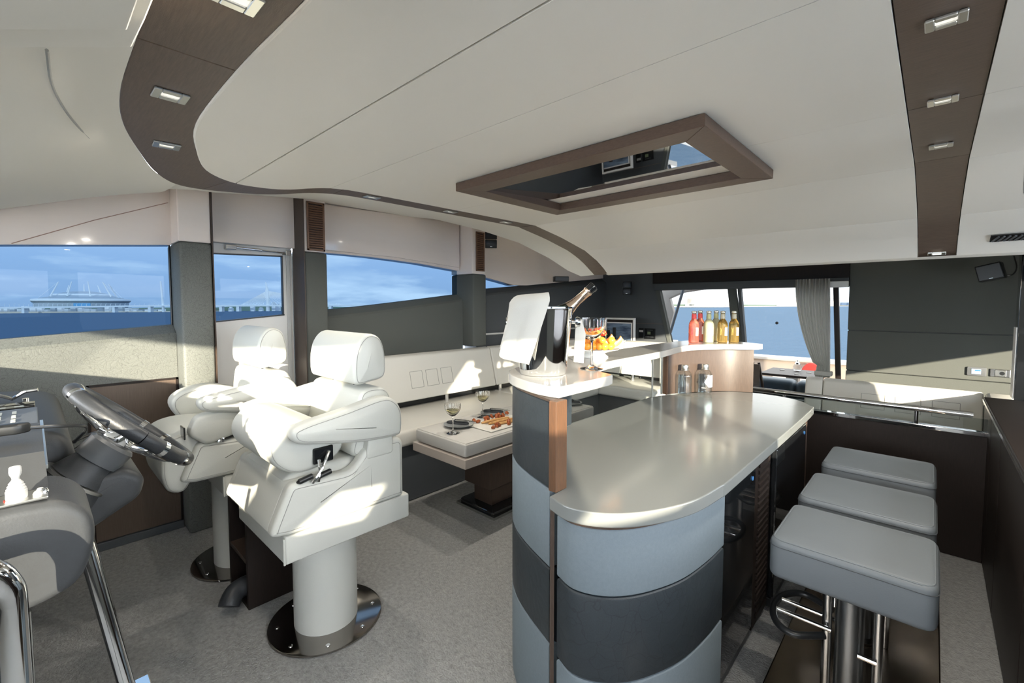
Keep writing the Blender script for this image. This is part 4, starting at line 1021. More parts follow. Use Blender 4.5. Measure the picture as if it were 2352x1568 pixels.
# ---- helm chairs -----------------------------------------------------------
def bulge_slab(name, prof, x0, x1, mat, parent, bev=.03, seg=5): return prism(name, prof, 'x', x0, x1, mat, parent, min(bev, .03), seg, min(bev, .03)*.35)
def stitch(name, prof, x, parent, inset=.0):
    q = [(x, a, b) for a, b in prof]; return tube(name, q+[q[0]], .0016, SEAMG, parent, 5)
def shrink(prof, k):
    cx = sum(p[0] for p in prof)/len(prof); cy = sum(p[1] for p in prof)/len(prof)
    out = []
    for a, b in prof:
        d = Vector((a-cx, b-cy)); l = d.length; d = d*((l-k)/l) if l > k else d; out.append((cx+d.x, cy+d.y))
    return out
def helm_chair(name, loc, up, label):
    g = empty(name, loc)
    lathe('base_plate', [(.002, .001), (.262, .001), (.270, .005), (.268, .012), (.26, .014), (.002, .014)], DARKST, g, 64)
    for k in range(8):
        a = R(22+45*k); lathe('bolt', [(.010, .013), (.010, .017), (.005, .0185), (0, .0175)], CHROME, g, 12, (.225*math.cos(a), .225*math.sin(a), 0))
    lathe('column', [(.150, .014), (.150, .525)], LEATH, g, 48)
    yf = -.30 if up else -.16
    prism('skirt', round_poly([(-.30, yf), (.305, yf), (.305, .30), (-.30, .30)], .012), 'z', .525, .645, LEATH, g, .010, 3)
    tube('skirt_piping', [(.305, yf-.002, .53), (.305, yf-.002, .64)], .0045, LEATH, g, 6)
    # seat tub with raised sides
    pr = round_poly([(-.355, .665), (-.345, .70), (-.275, .86), (.0, .845), (.06, .925), (.10, .945), (.245, .945), (.265, .92), (.265, .648), (-.30, .648)], [.02, .02, .03, .05, .04, .02, .03, .02, .02, .03])
    for s in (-1, 1):
        o = bulge_slab('tub_side', pr, *sorted((s*.245, s*.315)), LEATH, g, .024)
        stitch('stitching', offset_poly(pr, .022), s*.3155, o)
    bulge_slab('tub_core', round_poly([(-.352, .668), (-.345, .70), (-.278, .855), (-.20, .86), (.24, .80), (.25, .648), (-.30, .648)], [.01, .02, .03, .03, .02, .02, .03]), -.262, .262, LEATH, g, .006)
    # seat cushion with rolled front
    sp_ = cr_closed([(-.285, .80), (-.29, .74), (-.27, .70), (-.2, .70), (.08, .80), (.10, .87), (.0, .885), (-.19, .885), (-.262, .862)], 5)
    o = bulge_slab('seat_cushion', sp_, -.242, .242, LEATH, g, .035)
    # flip-up bolster
    if up: bp = cr_closed([(-.335, .99), (-.315, 1.06), (-.24, 1.105), (-.12, 1.085), (-.02, 1.00), (-.03, .93), (-.10, .885), (-.22, .875), (-.30, .92)], 5)
    else: bp = cr_closed([(-.42, .80), (-.40, .88), (-.30, .915), (-.15, .905), (-.12, .87), (-.20, .80), (-.27, .70), (-.33, .60), (-.40, .615), (-.425, .70)], 5)
    o = bulge_slab('bolster', bp, -.262, .262, LEATH, g, .045, 6)
    for s in (-1, 1): stitch('stitching', offset_poly(bp, .012), s*.2565, o)
    # backrest
    kp = cr_closed([(.02, .90), (.045, 1.02), (.055, 1.12), (.075, 1.185), (.14, 1.200), (.21, 1.175), (.255, 1.05), (.262, .95), (.24, .89), (.12, .88)], 5)
    o = bulge_slab('backrest', kp, -.275, .275, LEATH, g, .045, 6)
    for s in (-1, 1): stitch('stitching', offset_poly(kp, .012), s*.2695, o)
    # headrest on two chrome stems
    for x in (-.11, .11): lathe('headrest_stem', [(.017, 1.17), (.017, 1.26)], CHROME, g, 18, (x, .125, 0))
    hp = cr_closed([(.058, 1.222), (.045, 1.30), (.060, 1.39), (.10, 1.445), (.15, 1.455), (.195, 1.42), (.215, 1.33), (.205, 1.245), (.13, 1.225)], 5)
    o = bulge_slab('headrest', hp, -.255, .255, LEATH, g, .050, 6)
    for s in (-1, 1): stitch('stitching', offset_poly(hp, .012), s*.2495, o)
    # armrests
    ap = cr_closed([(-.275, 1.075), (-.235, 1.105), (-.05, 1.135), (.12, 1.165), (.19, 1.15), (.235, 1.09), (.235, .985), (.19, .965), (.02, .975), (-.15, 1.005), (-.25, 1.03)], 5)
    fat = cr_closed([(-.285, .97), (-.235, 1.045), (-.08, 1.075), (.09, 1.03), (.21, .96), (.19, .88), (.02, .86), (-.11, .815), (-.22, .855)], 5)
    for s in (-1, 1):
        if not up and s < 0:
            o = bulge_slab('armrest', fat, -.42, -.262, LEATH, g, .045, 6); stitch('stitching', offset_poly(fat, .016), -.2585, o); continue
        o = bulge_slab('armrest', ap, *sorted((s*.262, s*.355)), LEATH, g, .030, 5); stitch('stitching', offset_poly(ap, .016), s*.3520, o)
        bulge_slab('arm_mount', round_poly([(.06, .88), (.20, .88), (.20, 1.02), (.08, 1.02)], .02), *sorted((s*.268, s*.325)), LEATH, g, .012)
    # lever mechanism on the port side
    box('hinge_plate', .268, .279, -.165, -.075, .905, .975, BLACKG, g, .006)
    for y0, z0, y1, z1 in ((-.19, .845, -.10, .955), (-.165, .845, -.145, .925)):
        tube('link_arm', [(.322, y0, z0), (.322, (y0+y1)/2, (z0+z1)/2), (.288, y1, z1)], .007, CHROME, g, 8)
    for y in (-.21, -.13):
        tube('knob', [(.30, y-.032, .858), (.31, y-.028, .862), (.31, y+.024, .872), (.30, y+.028, .872)], [.006, .012, .012, .006], BLACK, g, 10)
    if not up:
        pod = bulge_slab('control_pod', round_poly([(-.30, .93), (-.26, 1.02), (-.10, 1.05), (.0, 1.0), (-.05, .90), (-.22, .86)], .03), .20, .30, LEATH, g, .02)
        box('pod_screen', .21, .29, -.318, -.31, .91, .975, BLACKG, pod, .003)
        pod.location = (.03, -.02, -.02)
    return tag(g, label, 'chair', 'helm chairs')
helm_chair('helm_chair', (-2.21, .975, 0), True, 'ivory leather helm chair nearer the camera with its bolster flipped up')
helm_chair('helm_chair', (-3.15, .86, 0), False, 'ivory leather helm chair beside the white side door')
# wenge locker between the chairs
lo = empty('helm_locker', (-2.68, .86, 0))
box('side', .10, .125, -.14, .36, .002, .52, WOODD, lo, .002); box('side', -.19, -.165, -.14, .36, .002, .56, WOODD, lo, .002)
box('back', -.17, .11, .34, .36, .002, .52, WOODD, lo, .0); box('shelf', -.165, .10, -.14, .34, .24, .265, WOODM, lo, .002); box('floor_board', -.165, .10, -.14, .34, .002, .02, WOODD, lo, .0); box('lid', -.19, .125, -.14, .36, .521, .54, LEATH, lo, .004)
tag(lo, 'dark wood open locker between the two helm chairs', 'cabinet')
bl = prism('blue_cushion', round_poly([(-.10, 0), (.08, 0), (.09, .08), (.0, .15), (-.10, .12)], .03), 'y', -.08, .1, P('teal_fabric', (.02, .075, .12), .7), None, .02, 4); bl.location = (-2.70, .86, .268); tag(bl, 'dark teal folded fabric on the shelf of the helm locker', 'fabric')
hs = tube('black_hose', cr_open([(-2.66, .92, .08), (-2.65, .82, .085), (-2.64, .74, .095), (-2.63, .685, .09), (-2.61, .655, .07), (-2.595, .64, .045)], 6), [.05]*31, BLACKL, None, 18)
tag(hs, 'black hose curling out at the foot of the locker', 'hose')
# ---- helm console -------------------------------------------------------
hc = empty('helm_console', (0, 0, 0))
prism('body', round_poly([(-1.3, .002), (-.32, .002), (-.10, .78), (-.02, .88), (.0, .95), (-.9, 1.05), (-1.3, 1.05)], .04), 'x', -3.55, -1.80, CONSO, hc, .03, 4)
prism('dashboard', round_poly([(-1.3, .95), (.03, .90), (.09, .97), (.096, 1.06), (.072, 1.125), (.02, 1.152), (-.1, 1.165), (-1.3, 1.2)], [.02, .06, .05, .04, .04, .04, .05, .02]), 'x', -3.40, -2.27, CONSO, hc, .04, 5)
podp = round_poly([(-.95, .93), (-.01, .93), (.058, .955), (.086, 1.04), (.084, 1.11), (.04, 1.158), (-.02, 1.165), (-.95, 1.17)], [.02, .05, .05, .05, .03, .03, .03, .02])
prism('side_pod', podp, 'x', -1.66, -1.415, CONSO, hc, .022, 4)
prism('dash_sun_blocker', round_poly([(-1.3, 1.2), (-.36, 1.16), (-.40, 1.30), (-.55, 1.34), (-1.3, 1.36)], .03), 'x', -3.45, -2.30, CONSO, hc, .03)  # unseen block added to keep sun off the lower side wall
# slanted riser beside the pod
raw('riser', [(-1.505, -.95, 1.17), (-1.505, .014, 1.163), (-1.60, .010, 1.236), (-1.60, -.95, 1.245), (-2.25, -.95, 1.22), (-2.25, .012, 1.19), (-2.25, .02, .95), (-1.62, .02, .95), (-2.25, -.95, .95)], [(0, 1, 2, 3), (3, 2, 5, 4), (1, 7, 6, 5, 2), (4, 5, 6, 8)], CONSO, hc)
box('riser_edge', -2.24, -1.60, .008, .016, 1.19, 1.2, SATIN, hc, .001)
box('pod_plate', -1.503, -1.43, -.20, .012, 1.166, 1.172, SATIN, hc, .002)
for k, (x, y) in enumerate(((-1.475, .0), (-1.455, -.004), (-1.465, .006))): lathe('rocker_switch', [(.008, 0), (.008, .004), (.005, .009), (.001, .010)], WHITEP if k < 2 else CHROME, hc, 12, (x, y, 1.172))
box('key_panel', -2.72, -2.29, -.40, .005, 1.160, 1.172, GREYP, hc, .003).rotation_euler = (0, 0, 0)
KEY = P('key_legend', (.55, .58, .56), .5)
kb = None
for cx_ in (-2.62, -2.53, -2.44, -2.35):
    for r_ in range(9):
        if kb is None: kb = box('key', -.026, .026, -.008, .004, 0, .003, KEY, hc, .001); s = kb
        else: s = kb.copy(); COL.objects.link(s)
        s.location = (cx_, -.36+.038*r_, 1.1725)
for x in (-2.78, -2.86): box('instrument_strip', x-.03, x+.03, -.40, -.0, 1.158, 1.172, BLACKG, hc, .003)
for k in range(7): box('legend_mark', -2.785, -2.77, -.36+.05*k, -.335+.05*k, 1.1722, 1.173, KEY, hc, bev=0)
tag(hc, 'charcoal helm console with key panel at the left edge', 'console')
# joystick
js = empty('joystick', (-1.462, -.036, 1.172)); js.scale = (.55, .55, .6)
lathe('boot', [(.030, 0), (.031, .004), (.031, .030), (.027, .034), (.029, .037), (.024, .044), (.026, .047), (.020, .054), (.022, .057), (.016, .064), (.011, .072)], WHITEP, js, 28)
lathe('grip', [(.011, .070), (.012, .080), (.017, .090), (.0185, .100), (.0175, .116), (.015, .119), (.001, .120)], WHITEP, js, 28)
prism('red_mark', [(.0, -.036), (.022, -.034), (.022, -.030), (.0, -.032)], 'z', .0, .002, P('red_mark', (.6, .03, .02), .4), js)
tag(js, 'white ribbed joystick on the console pod', 'joystick')
# handset radio
hr = empty('radio_handset', (-1.86, -.11, 1.24), R(84)); hr.scale = (.8, .8, .8)
prism('shell', round_poly([(-.19, -.02), (.10, -.028), (.13, 0), (.10, .028), (-.19, .02)], .015), 'z', 0, .035, BLACK, hr, .010, 3)
for k in range(5): lathe('key', [(.008, .035), (.008, .038), (0, .039)], GREYP if k != 2 else P('red_mark', (.6, .03, .02), .4), hr, 10, (-.15+.03*k, 0, 0))
tube('lead', cr_open([(.12, 0, .015), (.20, .03, .0), (.26, .10, -.03), (.22, .18, -.10)], 5), .006, BLACK, hr, 7)
tag(hr, 'black radio handset with a lead on the helm console', 'radio')
for k in range(2):
    cb = tube('cable', cr_open([(-2.45, .03, 1.03-.05*k), (-2.55, .16+.03*k, 1.06), (-2.70, .20, 1.0), (-2.60, .12, .90), (-2.45, .06, .86)], 6), .006, BLACK, None, 7)
    tag(cb, ['upper loop of black cable behind the steering wheel', 'lower loop of black cable behind the steering wheel'][k], 'cable', 'cables behind the wheel')
# chrome catch standing on the dash
cc = empty('chrome_cleat', (-3.0, -.05, 1.175)); tube('arm', [(-.06, -.12, .03), (-.03, -.08, .03), (.0, -.02, .0), (.02, .02, .03), (.03, .06, .035)], .008, CHROME, cc, 8); lathe('stud', [(.012, -.02), (.012, .0)], CHROME, cc, 10, (.02, .02, 0)); tag(cc, 'bent chrome catch on top of the helm console', 'catch')
# steering wheel
swl = empty('steering_wheel', (-2.2, .248, 1.139))
n_ = Vector((0, -.702, -.711)); t_ = Vector((0, .711, -.702)); x_ = Vector((1, 0, 0)); RW = .222
rim = [x_*RW*math.cos(2*math.pi*i/48)+t_*RW*math.sin(2*math.pi*i/48) for i in range(49)]
bm = bmesh.new(); tube_bm(bm, rim, .0255, 16, cap=False); from_bm('rim', bm, BLACKL, swl)
def rimpt(a): return x_*RW*math.cos(R(a))+t_*RW*math.sin(R(a))
for a in (20, 48, 132, 160, 250, 290):
    d = (rimpt(a+4)-rimpt(a-4)).normalized()
    tube('chrome_band', [rimpt(a)-d*.009, rimpt(a)+d*.009], .0272, CHROME, swl, 16)
for a0, a1 in ((20, 48), (132, 160), (250, 290)):
    for a in (a0, a1):
        m_ = rimpt((a0+a1)/2)*.35+n_*.055
        tube('spoke', cr_open([rimpt(a), rimpt(a)*.82+n_*.03, m_, m_*.3+n_*.045], 4), .011, CHROME, swl, 10)
    tube('spoke_bridge', [rimpt(a0)*.85+n_*.03, rimpt(a1)*.85+n_*.03], .007, CHROME, swl, 8)
tube('hub', [n_*.02, n_*.03, n_*.06, n_*.075], [.03, .05, .055, .05], CHROME, swl, 24)
tube('column_collar', [n_*.075, n_*.085, n_*.15, n_*.155], [.068, .076, .074, .06], GREYP, swl, 28)
tube('column', [n_*.15, n_*.21, n_*.22], [.064, .086, .088], CONSO, swl, 28)
tube('column_ring', [n_*.222, n_*.232], [.104, .104], SATIN, swl, 32)
tube('column_boot', [n_*.232, n_*.30, n_*.36], [.10, .115, .115], CONSO, swl, 28)
tag(swl, 'black leather steering wheel with chrome spokes on a tilted column', 'steering wheel')
# shroud under the column
shd = prism('column_shroud', round_poly([(-.10, .80), (.10, .79), (.26, .88), (.275, .95), (.22, 1.0), (.0, .98), (-.10, .95)], .03), 'x', -2.46, -2.14, CONSO, hc, .03, 4)
# chrome grab rails by the companionway
gr = tube('grab_rail', cr_open([(-1.302, -.047, 0), (-1.302, -.047, .4), (-1.302, -.047, .94), (-1.300, -.055, 1.06), (-1.292, -.105, 1.105), (-1.277, -.22, 1.11), (-1.23, -.6, 1.11)], 6), .0235, CHROME, None, 20); tag(gr, 'thick chrome grab rail at the bottom left corner', 'rail')
gr2 = tube('grab_rail', [(-1.432, -.035, 0), (-1.432, -.035, .925)], .012, CHROME, None, 14); tag(gr2, 'thinner chrome upright right behind the thick grab rail', 'rail')
g3 = empty('foot_rest', (0, 0, 0)); tube('leg', [(-1.93, .085, .88), (-1.78, .225, .01)], .021, CHROME, g3, 16); box('tread', -2.0, -1.74, .10, .24, .27, .285, CHROME, g3, .004); tube('leg', [(-2.9, .085, .88), (-2.75, .225, .01)], .021, CHROME, g3, 16)
tag(g3, 'leaning chrome foot rest tube under the helm console', 'foot rest')
tk = empty('floor_hatch', (0, 0, 0)); box('hatch_frame', -2.35, -1.55, -.42, -.06, .001, .012, GREYP, tk, .003); box('latch', -2.2, -2.1, -.12, -.09, .012, .022, CHROME, tk, .002); box('groove', -2.35, -1.55, -.058, -.045, .001, .006, BLACK, tk, bev=0)
tag(tk, 'dark floor hatch edge with a chrome latch under the console', 'hatch')
tc_ = tube('cord', cr_open([(-3.55, .88, .006), (-3.4, .80, .006), (-3.33, .82, .006), (-3.25, .78, .006)], 5), .006, P('brown_cord', (.25, .13, .06), .7), None, 6); tag(tc_, 'thin brown cord on the carpet by the far chair base', 'cord')
# ================================================================== OUTSIDE
SL = lambda x: -2.2+.0117*x        # the boat is slightly heeled: sea level in boat axes
# sea surface
def sea():
    m = bpy.data.materials.new('sea_water'); m.use_nodes = True; t = m.node_tree; b = t.nodes['Principled BSDF']
    t.nodes.remove(b); o_ = [n for n in t.nodes if n.type == 'OUTPUT_MATERIAL'][0]
    df_ = t.nodes.new('ShaderNodeBsdfDiffuse'); df_.inputs[0].default_value = (.016, .090, .185, 1)
    gl_ = t.nodes.new('ShaderNodeBsdfGlossy'); gl_.inputs['Roughness'].default_value = .22
    mx_ = t.nodes.new('ShaderNodeMixShader'); mx_.inputs[0].default_value = .16
    t.links.new(df_.outputs[0], mx_.inputs[1]); t.links.new(gl_.outputs[0], mx_.inputs[2]); t.links.new(mx_.outputs[0], o_.inputs[0])
    c = t.nodes.new('ShaderNodeTexCoord'); mp_ = t.nodes.new('ShaderNodeMapping'); mp_.inputs['Scale'].default_value = (.35, .16, 1); mp_.inputs['Rotation'].default_value = (0, 0, R(43))
    t.links.new(c.outputs['Object'], mp_.inputs[0])
    n1 = t.nodes.new('ShaderNodeTexNoise'); n1.inputs['Scale'].default_value = 1.0; n1.inputs['Detail'].default_value = 8; n1.inputs['Roughness'].default_value = .62
    t.links.new(mp_.outputs[0], n1.inputs['Vector'])
    bp = t.nodes.new('ShaderNodeBump'); bp.inputs['Strength'].default_value = 1.0; bp.inputs['Distance'].default_value = .55
    t.links.new(n1.outputs['Fac'], bp.inputs['Height']); t.links.new(bp.outputs[0], df_.inputs['Normal']); t.links.new(bp.outputs[0], gl_.inputs['Normal'])
    v = []; rs = [0, 30, 120, 500, 1500, 4000, 9000]; n = 48
    for r_ in rs:
        for j in range(n):
            a = 2*math.pi*j/n; x = r_*math.cos(a); y = r_*math.sin(a); v.append((x, y, SL(x)))
    f = []
    for i in range(len(rs)-1):
        for j in range(n): f.append((i*n+j, i*n+(j+1) % n, (i+1)*n+(j+1) % n, (i+1)*n+j))
    o = raw('sea', v, f, m, None, True); tag(o, 'rippled blue sea outside the windows', 'water', kind='stuff')
sea()
rgt = Vector((.73016, .68327, 0)); fwd = Vector((-.68327, .73016, 0)); CAMP = Vector((0, 0, 1.6))
def far(lat, D, z): p = CAMP+rgt*lat+fwd*D; return Vector((p.x, p.y, z))
PXM = 1200/1035.0   # metres per photo pixel at 1200 m
def lat(px): return (px-1176)*PXM
FW = P('far_white', (.93, .92, .90), .6); FG = P('far_grey', (.50, .54, .57), .6); FD = P('far_dark', (.22, .27, .31), .7); FGR = P('far_green', (.17, .25, .19), .9); SAND = P('far_sand', (.78, .66, .52), .9); FBL = P('far_blue', (.20, .50, .80), .5)
def facing(name, px, base_z, D=1200):
    p = far((px-1176)*D/1035.0, D, base_z); o = empty(name, p, R(43.1)); return o
# stadium: local x along the picture, y away, z up (metres)
sea_s = SL(-1650)
sdm = facing('stadium', 193, sea_s+3, 1320); sdm.rotation_euler = (0, 0, R(43.1)+math.atan((1176-193)/1035)); sdm.scale = (1.1*.725, .8, 1.1)
def disc(name, prof, mat, parent, n=56, sy=.9): return lathe(name, prof, mat, parent, n, (0, 0, 0), 1, sy)
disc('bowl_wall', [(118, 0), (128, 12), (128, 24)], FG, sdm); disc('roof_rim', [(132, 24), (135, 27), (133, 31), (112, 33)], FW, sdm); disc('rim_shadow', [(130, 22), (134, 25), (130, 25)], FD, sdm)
disc('roof_shell', [(116, 33), (95, 36), (80, 41), (60, 47), (30, 51), (0.5, 52)], FG, sdm); disc('roof_ring', [(82, 40), (80, 43.5), (76, 44.5), (74, 43)], FW, sdm)
box('blue_sign', -25, 18, -117, -113, 11, 20, FBL, sdm, bev=0)
for x0, z0, x1, z1, y in ((-82, 37, -60, 74, 60), (-46, 40, -37, 69, 200), (-40, 38, -27, 75, 45), (4, 47, 4, 72, 200), (19, 38, 14, 76, 30), (51, 46, 42, 70, 200), (74, 38, 53, 76, 45), (91, 37, 70, 71, 70)):
    tube('mast', [(x0, y-120, z0), (x1, y-120, z1)], [2.6, 1.2], FW, sdm, 8)
for x0, x1, z1, y in ((-110, -60, 74, 60), (105, 70, 71, 70), (95, 53, 76, 45)): tube('stay_cable', [(x0, y-120, 34), (x1, y-120, z1)], .45, FW, sdm, 5)
tag(sdm, 'round white stadium with raking masts on the far shore', 'stadium')
# shore bank below the stadium
bkp = facing('shore_bank', 100, SL(-1700)-1)
prism('sand_strip', [(-330, 0), (440, 0), (440, 6), (-330, 4)], 'y', -40, 60, SAND, bkp); prism('scrub', [(-330, 3), (430, 5), (430, 12), (300, 15), (120, 13), (-100, 15), (-330, 17)], 'y', 20, 60, FGR, bkp)
tag(bkp, 'sandy far shore in front of the stadium', 'shore')
random.seed(11)
for k in range(26):
    px = 6+k*15.2; w = random.uniform(4, 8); h = random.uniform(5, 12)
    b = facing('shore_building', px, SL(-1600)+3); b.location = b.location-fwd*20
    box('block', -w, w, -4, 4, 0, h, random.choice((FW, FG, FW)), b, bev=0); box('roof', -w*1.02, w*1.02, -4.2, 4.2, h, h+1, FD if k % 3 else FW, b, bev=0)
    tag(b, 'low pale building on the far shore below the elevated road', 'building', 'buildings on the far shore')
# elevated road and cable-stayed bridge
br = facing('road_bridge', 500, 0, 1120); KB = 1120/1035.0
def bz(px, py): return 1.6-(py-698)*KB
def bx(px): return (px-500)*KB
prism('road_deck', [(bx(-60), bz(0, 710)), (bx(0), bz(0, 709)), (bx(390), bz(0, 703.5)), (bx(500), bz(0, 704)), (bx(900), bz(0, 702.5)), (bx(900), bz(0, 699.5)), (bx(500), bz(0, 700.5)), (bx(390), bz(0, 700.5)), (bx(0), bz(0, 705)), (bx(-60), bz(0, 706))], 'y', -6, 6, FW, br)
for px in (58, 265, 347, 510, 549, 690, 760): prism('pier', [(bx(px-3.2), bz(0, 719)), (bx(px+3.2), bz(0, 719)), (bx(px+3.2), bz(0, 703)), (bx(px-3.2), bz(0, 703))], 'y', -5, 5, FW, br)
tube('pylon', [(bx(616), 0, bz(0, 719)), (bx(616), 0, bz(0, 700)), (bx(615.5), 0, bz(0, 672)), (bx(614.5), 0, bz(0, 660)), (bx(612.5), 0, bz(0, 648))], [4.8, 4.2, 5.2, 2.6, 1.0], FW, br, 8)
tube('pylon', [(bx(376), 0, bz(0, 717)), (bx(374.5), 0, bz(0, 690)), (bx(372), 0, bz(0, 646))], [3.0, 2.6, 1.6], FW, br, 8)
for k in range(15):
    t = k/14; zt_ = bz(0, 671-5*(1-t)+6*t) ; top = bz(0, 668+10*(1-t))
    for s in (-1, 1):
        xe = 616+s*(14+52*t+ (116*t*t if s > 0 else 0)); xe = 616+s*(12+(52 if s < 0 else 168)*t)
        tube('stay_cable', [(bx(615.5), 0, top), (bx(xe), 0, bz(0, 701.5))], .62, FW, br, 4)
for k in range(36): tube('lamp_post', [(bx(6+k*11), -5, bz(0, 704)), (bx(6+k*11), -5, bz(0, 698.5)), (bx(8+k*11), -5, bz(0, 697.5))], .4, FW, br, 4)
tag(br, 'white cable-stayed road bridge crossing the bay', 'bridge')
hb = facing('far_woods', 600, SL(-1300)-1, 1300); prism('tree_line', [(-140, 0), (330, 0), (330, 9), (200, 12), (60, 10), (-20, 17), (-70, 14), (-140, 9)], 'y', 0, 20, FGR, hb); tag(hb, 'low green woods on the shore under the bridge', 'woods')
for k, (px, h) in enumerate(((510, 8), (531, 9), (581, 14), (600, 8), (630, 22), (640, 17))):
    b = facing('harbour_block', px, SL(-1290)-1, 1180); box('block', -5, 5, -3, 3, 0, h, FW, b, bev=0); box('roof', -3, 3, -2, 2, h, h+3, FW, b, bev=0)
    tag(b, ['pale boat shed left under the bridge deck', 'small white launch under the bridge', 'white sail-like block left of the pylon', 'low pale block left of the pylon', 'tall pale block right of the pylon', 'second pale block right of the pylon'][k], 'building')
# buildings seen astern
ab = facing('astern_shore', 1750, SL(-330)-1, 1200); prism('sand_strip', [(-420, 0), (420, 0), (420, 4), (-420, 3)], 'y', 0, 60, SAND, ab); prism('scrub', [(-420, 2), (420, 2), (420, 7), (100, 5), (-100, 8), (-420, 6)], 'y', 62, 100, FGR, ab); tag(ab, 'low sandy shore seen astern through the aft doors', 'shore')
for k, (px, w, h, lab) in enumerate(((1600, 28, 26, 'white hangar left of the soda bottles on the astern shore'), (1640, 34, 24, 'long white hangar astern behind the soda bottles'), (1585, 10, 20, 'narrow white block at the left of the astern shore'), (1665, 12, 17, 'small white block astern beside the door post'), (1810, 26, 24, 'large white shed astern left of the curtain'), (1908, 8, 14, 'small pale block astern right of the curtain'), (1920, 6, 20, 'second small pale block astern right of the curtain'))):
    b = facing('astern_building', px, SL(-300)+2, 1250); box('block', -w, w, -5, 20, 0, h, FW, b, bev=0); box('roof', -w*1.01, w*1.01, -5.4, 20, h, h+1.2, FG, b, bev=0); box('ground_floor', -w*.9, w*.9, -5.5, -5, 0, h*.25, FG, b, bev=0)
    tag(b, lab, 'building')
for k, px in enumerate((1922, 1936, 1950)):
    b = facing('harbour_crane', px, SL(-180)+2, 1250); tube('mast', [(0, 0, 0), (0, 0, 32)], 1.6, FW, b, 6); tube('jib', [(0, 0, 32), (-7, 0, 20)], 1.0, FW, b, 6); box('hull', -8, 8, -3, 3, 0, 8, P('hull_blue', (.08, .14, .25), .5), b, bev=0)
    tag(b, ['leftmost white harbour crane astern', 'middle white harbour crane astern', 'rightmost white harbour crane astern'][k], 'crane', 'harbour cranes')
# ---- aft cockpit
dk = box('aft_deck', -3.9, 1.6, 6.50, 10.3, -.08, -.03, P('teak_deck', (.33, .22, .14), .6), bev=0); struct(dk, 'teak deck of the aft cockpit')
bw = empty('bulwark', (0, 0, 0)); GEL = P('gelcoat', (.80, .77, .72), .3)
box('inner_face', -3.6, 1.5, 9.95, 10.05, -.03, .50, P('cream_vinyl', (.72, .62, .53), .6), bw, .01); box('capping', -3.65, 1.5, 9.90, 10.25, .50, .565, GEL, bw, .015, 3); box('side', -3.75, -3.62, 6.55, 10.2, -.03, .5, GEL, bw, .01)
tag(bw, 'white capped bulwark round the aft cockpit', 'bulwark')
tt = empty('deck_table', (-1.55, 8.0, -.03)); box('top', -.36, .42, -.42, .35, .55, .585, WOODM, tt, .006); box('leg', -.08, .08, -.08, .08, 0, .55, ALU, tt, .004); tag(tt, 'brown wooden table on the aft deck', 'table')
for x, y, k in ((-1.72, 8.1, 0), (-1.45, 7.75, 1), (-1.35, 8.05, 2)):
    o = box('paper_napkin', x-.03, x+.03, y-.03, y+.03, .556, .562, NAPK, bev=.001); tag(o, ['white napkin at the left of the deck table', 'white napkin at the near edge of the deck table', 'white napkin beside the deck lantern'][k], 'napkin', 'napkins on the deck table')
ln = empty('deck_lantern', (-1.52, 8.12, .556)); lathe('globe', [(.03, 0), (.055, .03), (.06, .07), (.04, .11), (.02, .12)], GLASSB, ln, 20); lathe('cap', [(.035, .11), (.03, .135), (.008, .15), (.008, .17)], CHROME, ln, 16); lathe('base', [(.05, 0), (.05, .012), (.03, .016)], CHROME, ln, 16); tag(ln, 'small glass lantern on the deck table', 'lantern')
DENIM = P('deck_blue_vinyl', (.085, .12, .15), .4)
df = empty('deck_sofa', (0, 0, 0))
for x0, x1 in ((-2.25, -1.36), (-1.35, -.6)): box('backrest', x0, x1, 7.1, 7.38, .22, .545, DENIM, df, .07, 5)
box('seat', -2.25, -.6, 7.38, 7.75, -.03, .28, GEL, df, .02); tag(df, 'dark blue padded sofa back on the aft deck', 'sofa')
ds = box('aft_lounge', -2.2, -.5, 9.35, 9.93, -.03, .24, P('cream_vinyl', (.72, .62, .53), .6), bev=.04); tag(ds, 'cream bench along the stern bulwark', 'bench')
dc = empty('deck_chair', (-1.80, 6.98, -.03), R(8)); 
tube('back_post', [(-.08, 0, 0), (-.05, .05, .80)], .014, WOODM, dc, 8); tube('back_post', [(.16, 0, 0), (.02, .05, .80)], .018, WOODM, dc, 8)
first = None
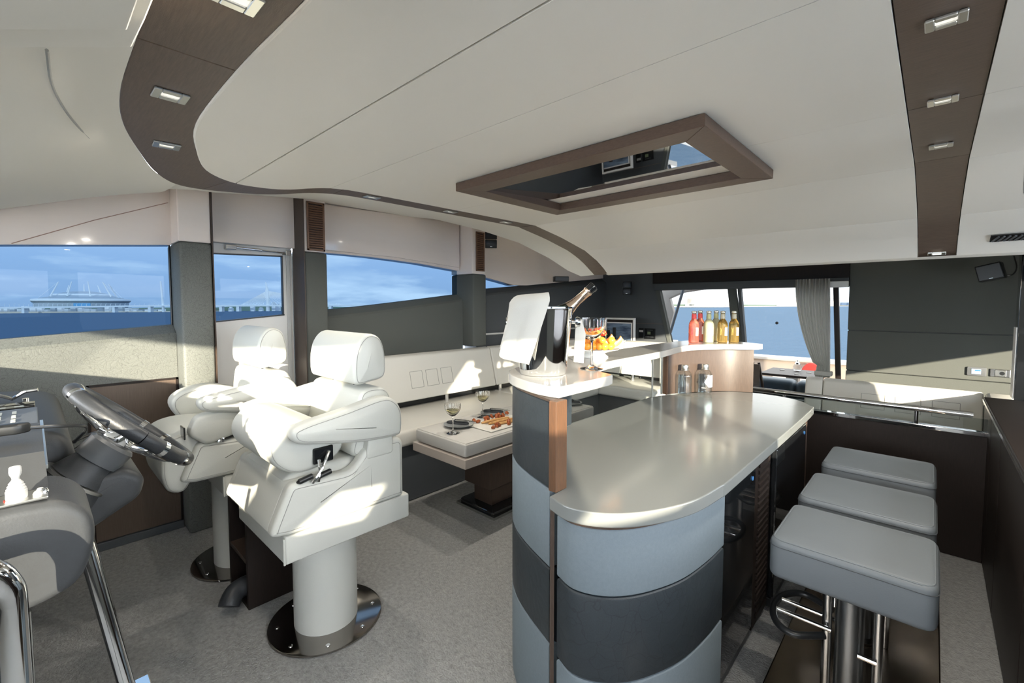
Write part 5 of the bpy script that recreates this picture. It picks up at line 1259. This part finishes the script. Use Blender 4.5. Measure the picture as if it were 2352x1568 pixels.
for i in range(11):
    if first is None: first = box('slat', -.07, .07, -.006, .006, -.018, .018, P('grey_teak', (.45, .38, .33), .7), dc, .002); s = first
    else: s = first.copy(); COL.objects.link(s)
    s.location = (-.03, .03, .40+.036*i)
box('seat', -.12, .30, -.05, .35, .40, .43, P('chair_blue', (.22, .25, .33), .7), dc, .01); tag(dc, 'folding slatted deck chair just outside the aft door', 'chair')
rc = prism('red_cushion', cr_closed([(-.16, -.02), (-.10, .10), (.0, .13), (.12, .06), (.16, -.04), (0, -.07)], 5), 'y', -.04, .04, P('red_cloth', (.60, .07, .06), .8), None, .02); rc.location = (-1.60, 9.82, .38); tag(rc, 'red cloth cushion on the stern bench', 'cushion')
# starboard quarter wing and strut seen through the aft-left pane
qw = empty('quarter_wing', (0, 0, 0)); MOULD = P('grey_moulding', (.40, .38, .36), .4)
prism('wing_panel', [(-3.76, .9), (-3.60, .9), (-3.46, 1.44), (-3.54, 1.70), (-3.30, 1.80), (-2.85, 1.86), (-2.85, 2.0), (-3.80, 2.0)], 'y', 8.0, 8.12, MOULD, qw, .02)
tube('strut', [(-3.24, 7.9, 1.88), (-3.47, 7.9, 1.08)], .026, P('strut_grey', (.12, .14, .17), .3), qw, 10); tube('brace', [(-3.62, 7.6, 1.28), (-3.30, 7.6, .82)], .016, BLACK, qw, 8)
tag(qw, 'grey moulded wing and strut outside the aft-left window', 'hull')

# white decks round the saloon, unseen, added to bounce light to the ceiling
fd_ = empty('side_deck', (0, 0, 0)); struct(fd_, 'white side decks and foredeck added to bounce light inside')
box('deck_starboard', -4.75, -4.12, -2.0, 9.8, .70, .80, GEL, fd_, bev=0); box('deck_port', 1.78, 3.3, -1.0, 9.8, .70, .80, GEL, fd_, bev=0)
prism('foredeck', [(-4.6, -1.6), (-4.2, -2.6), (-3.2, -5.6), (-1.6, -8.2), (-.72, -8.2), (.9, -5.6), (1.9, -2.6), (2.3, -1.6), (1.72, -1.22), (.5, -2.2), (-1.16, -2.78), (-2.8, -2.2), (-4.0, -1.22)], 'z', .95, 1.10, GEL, fd_)
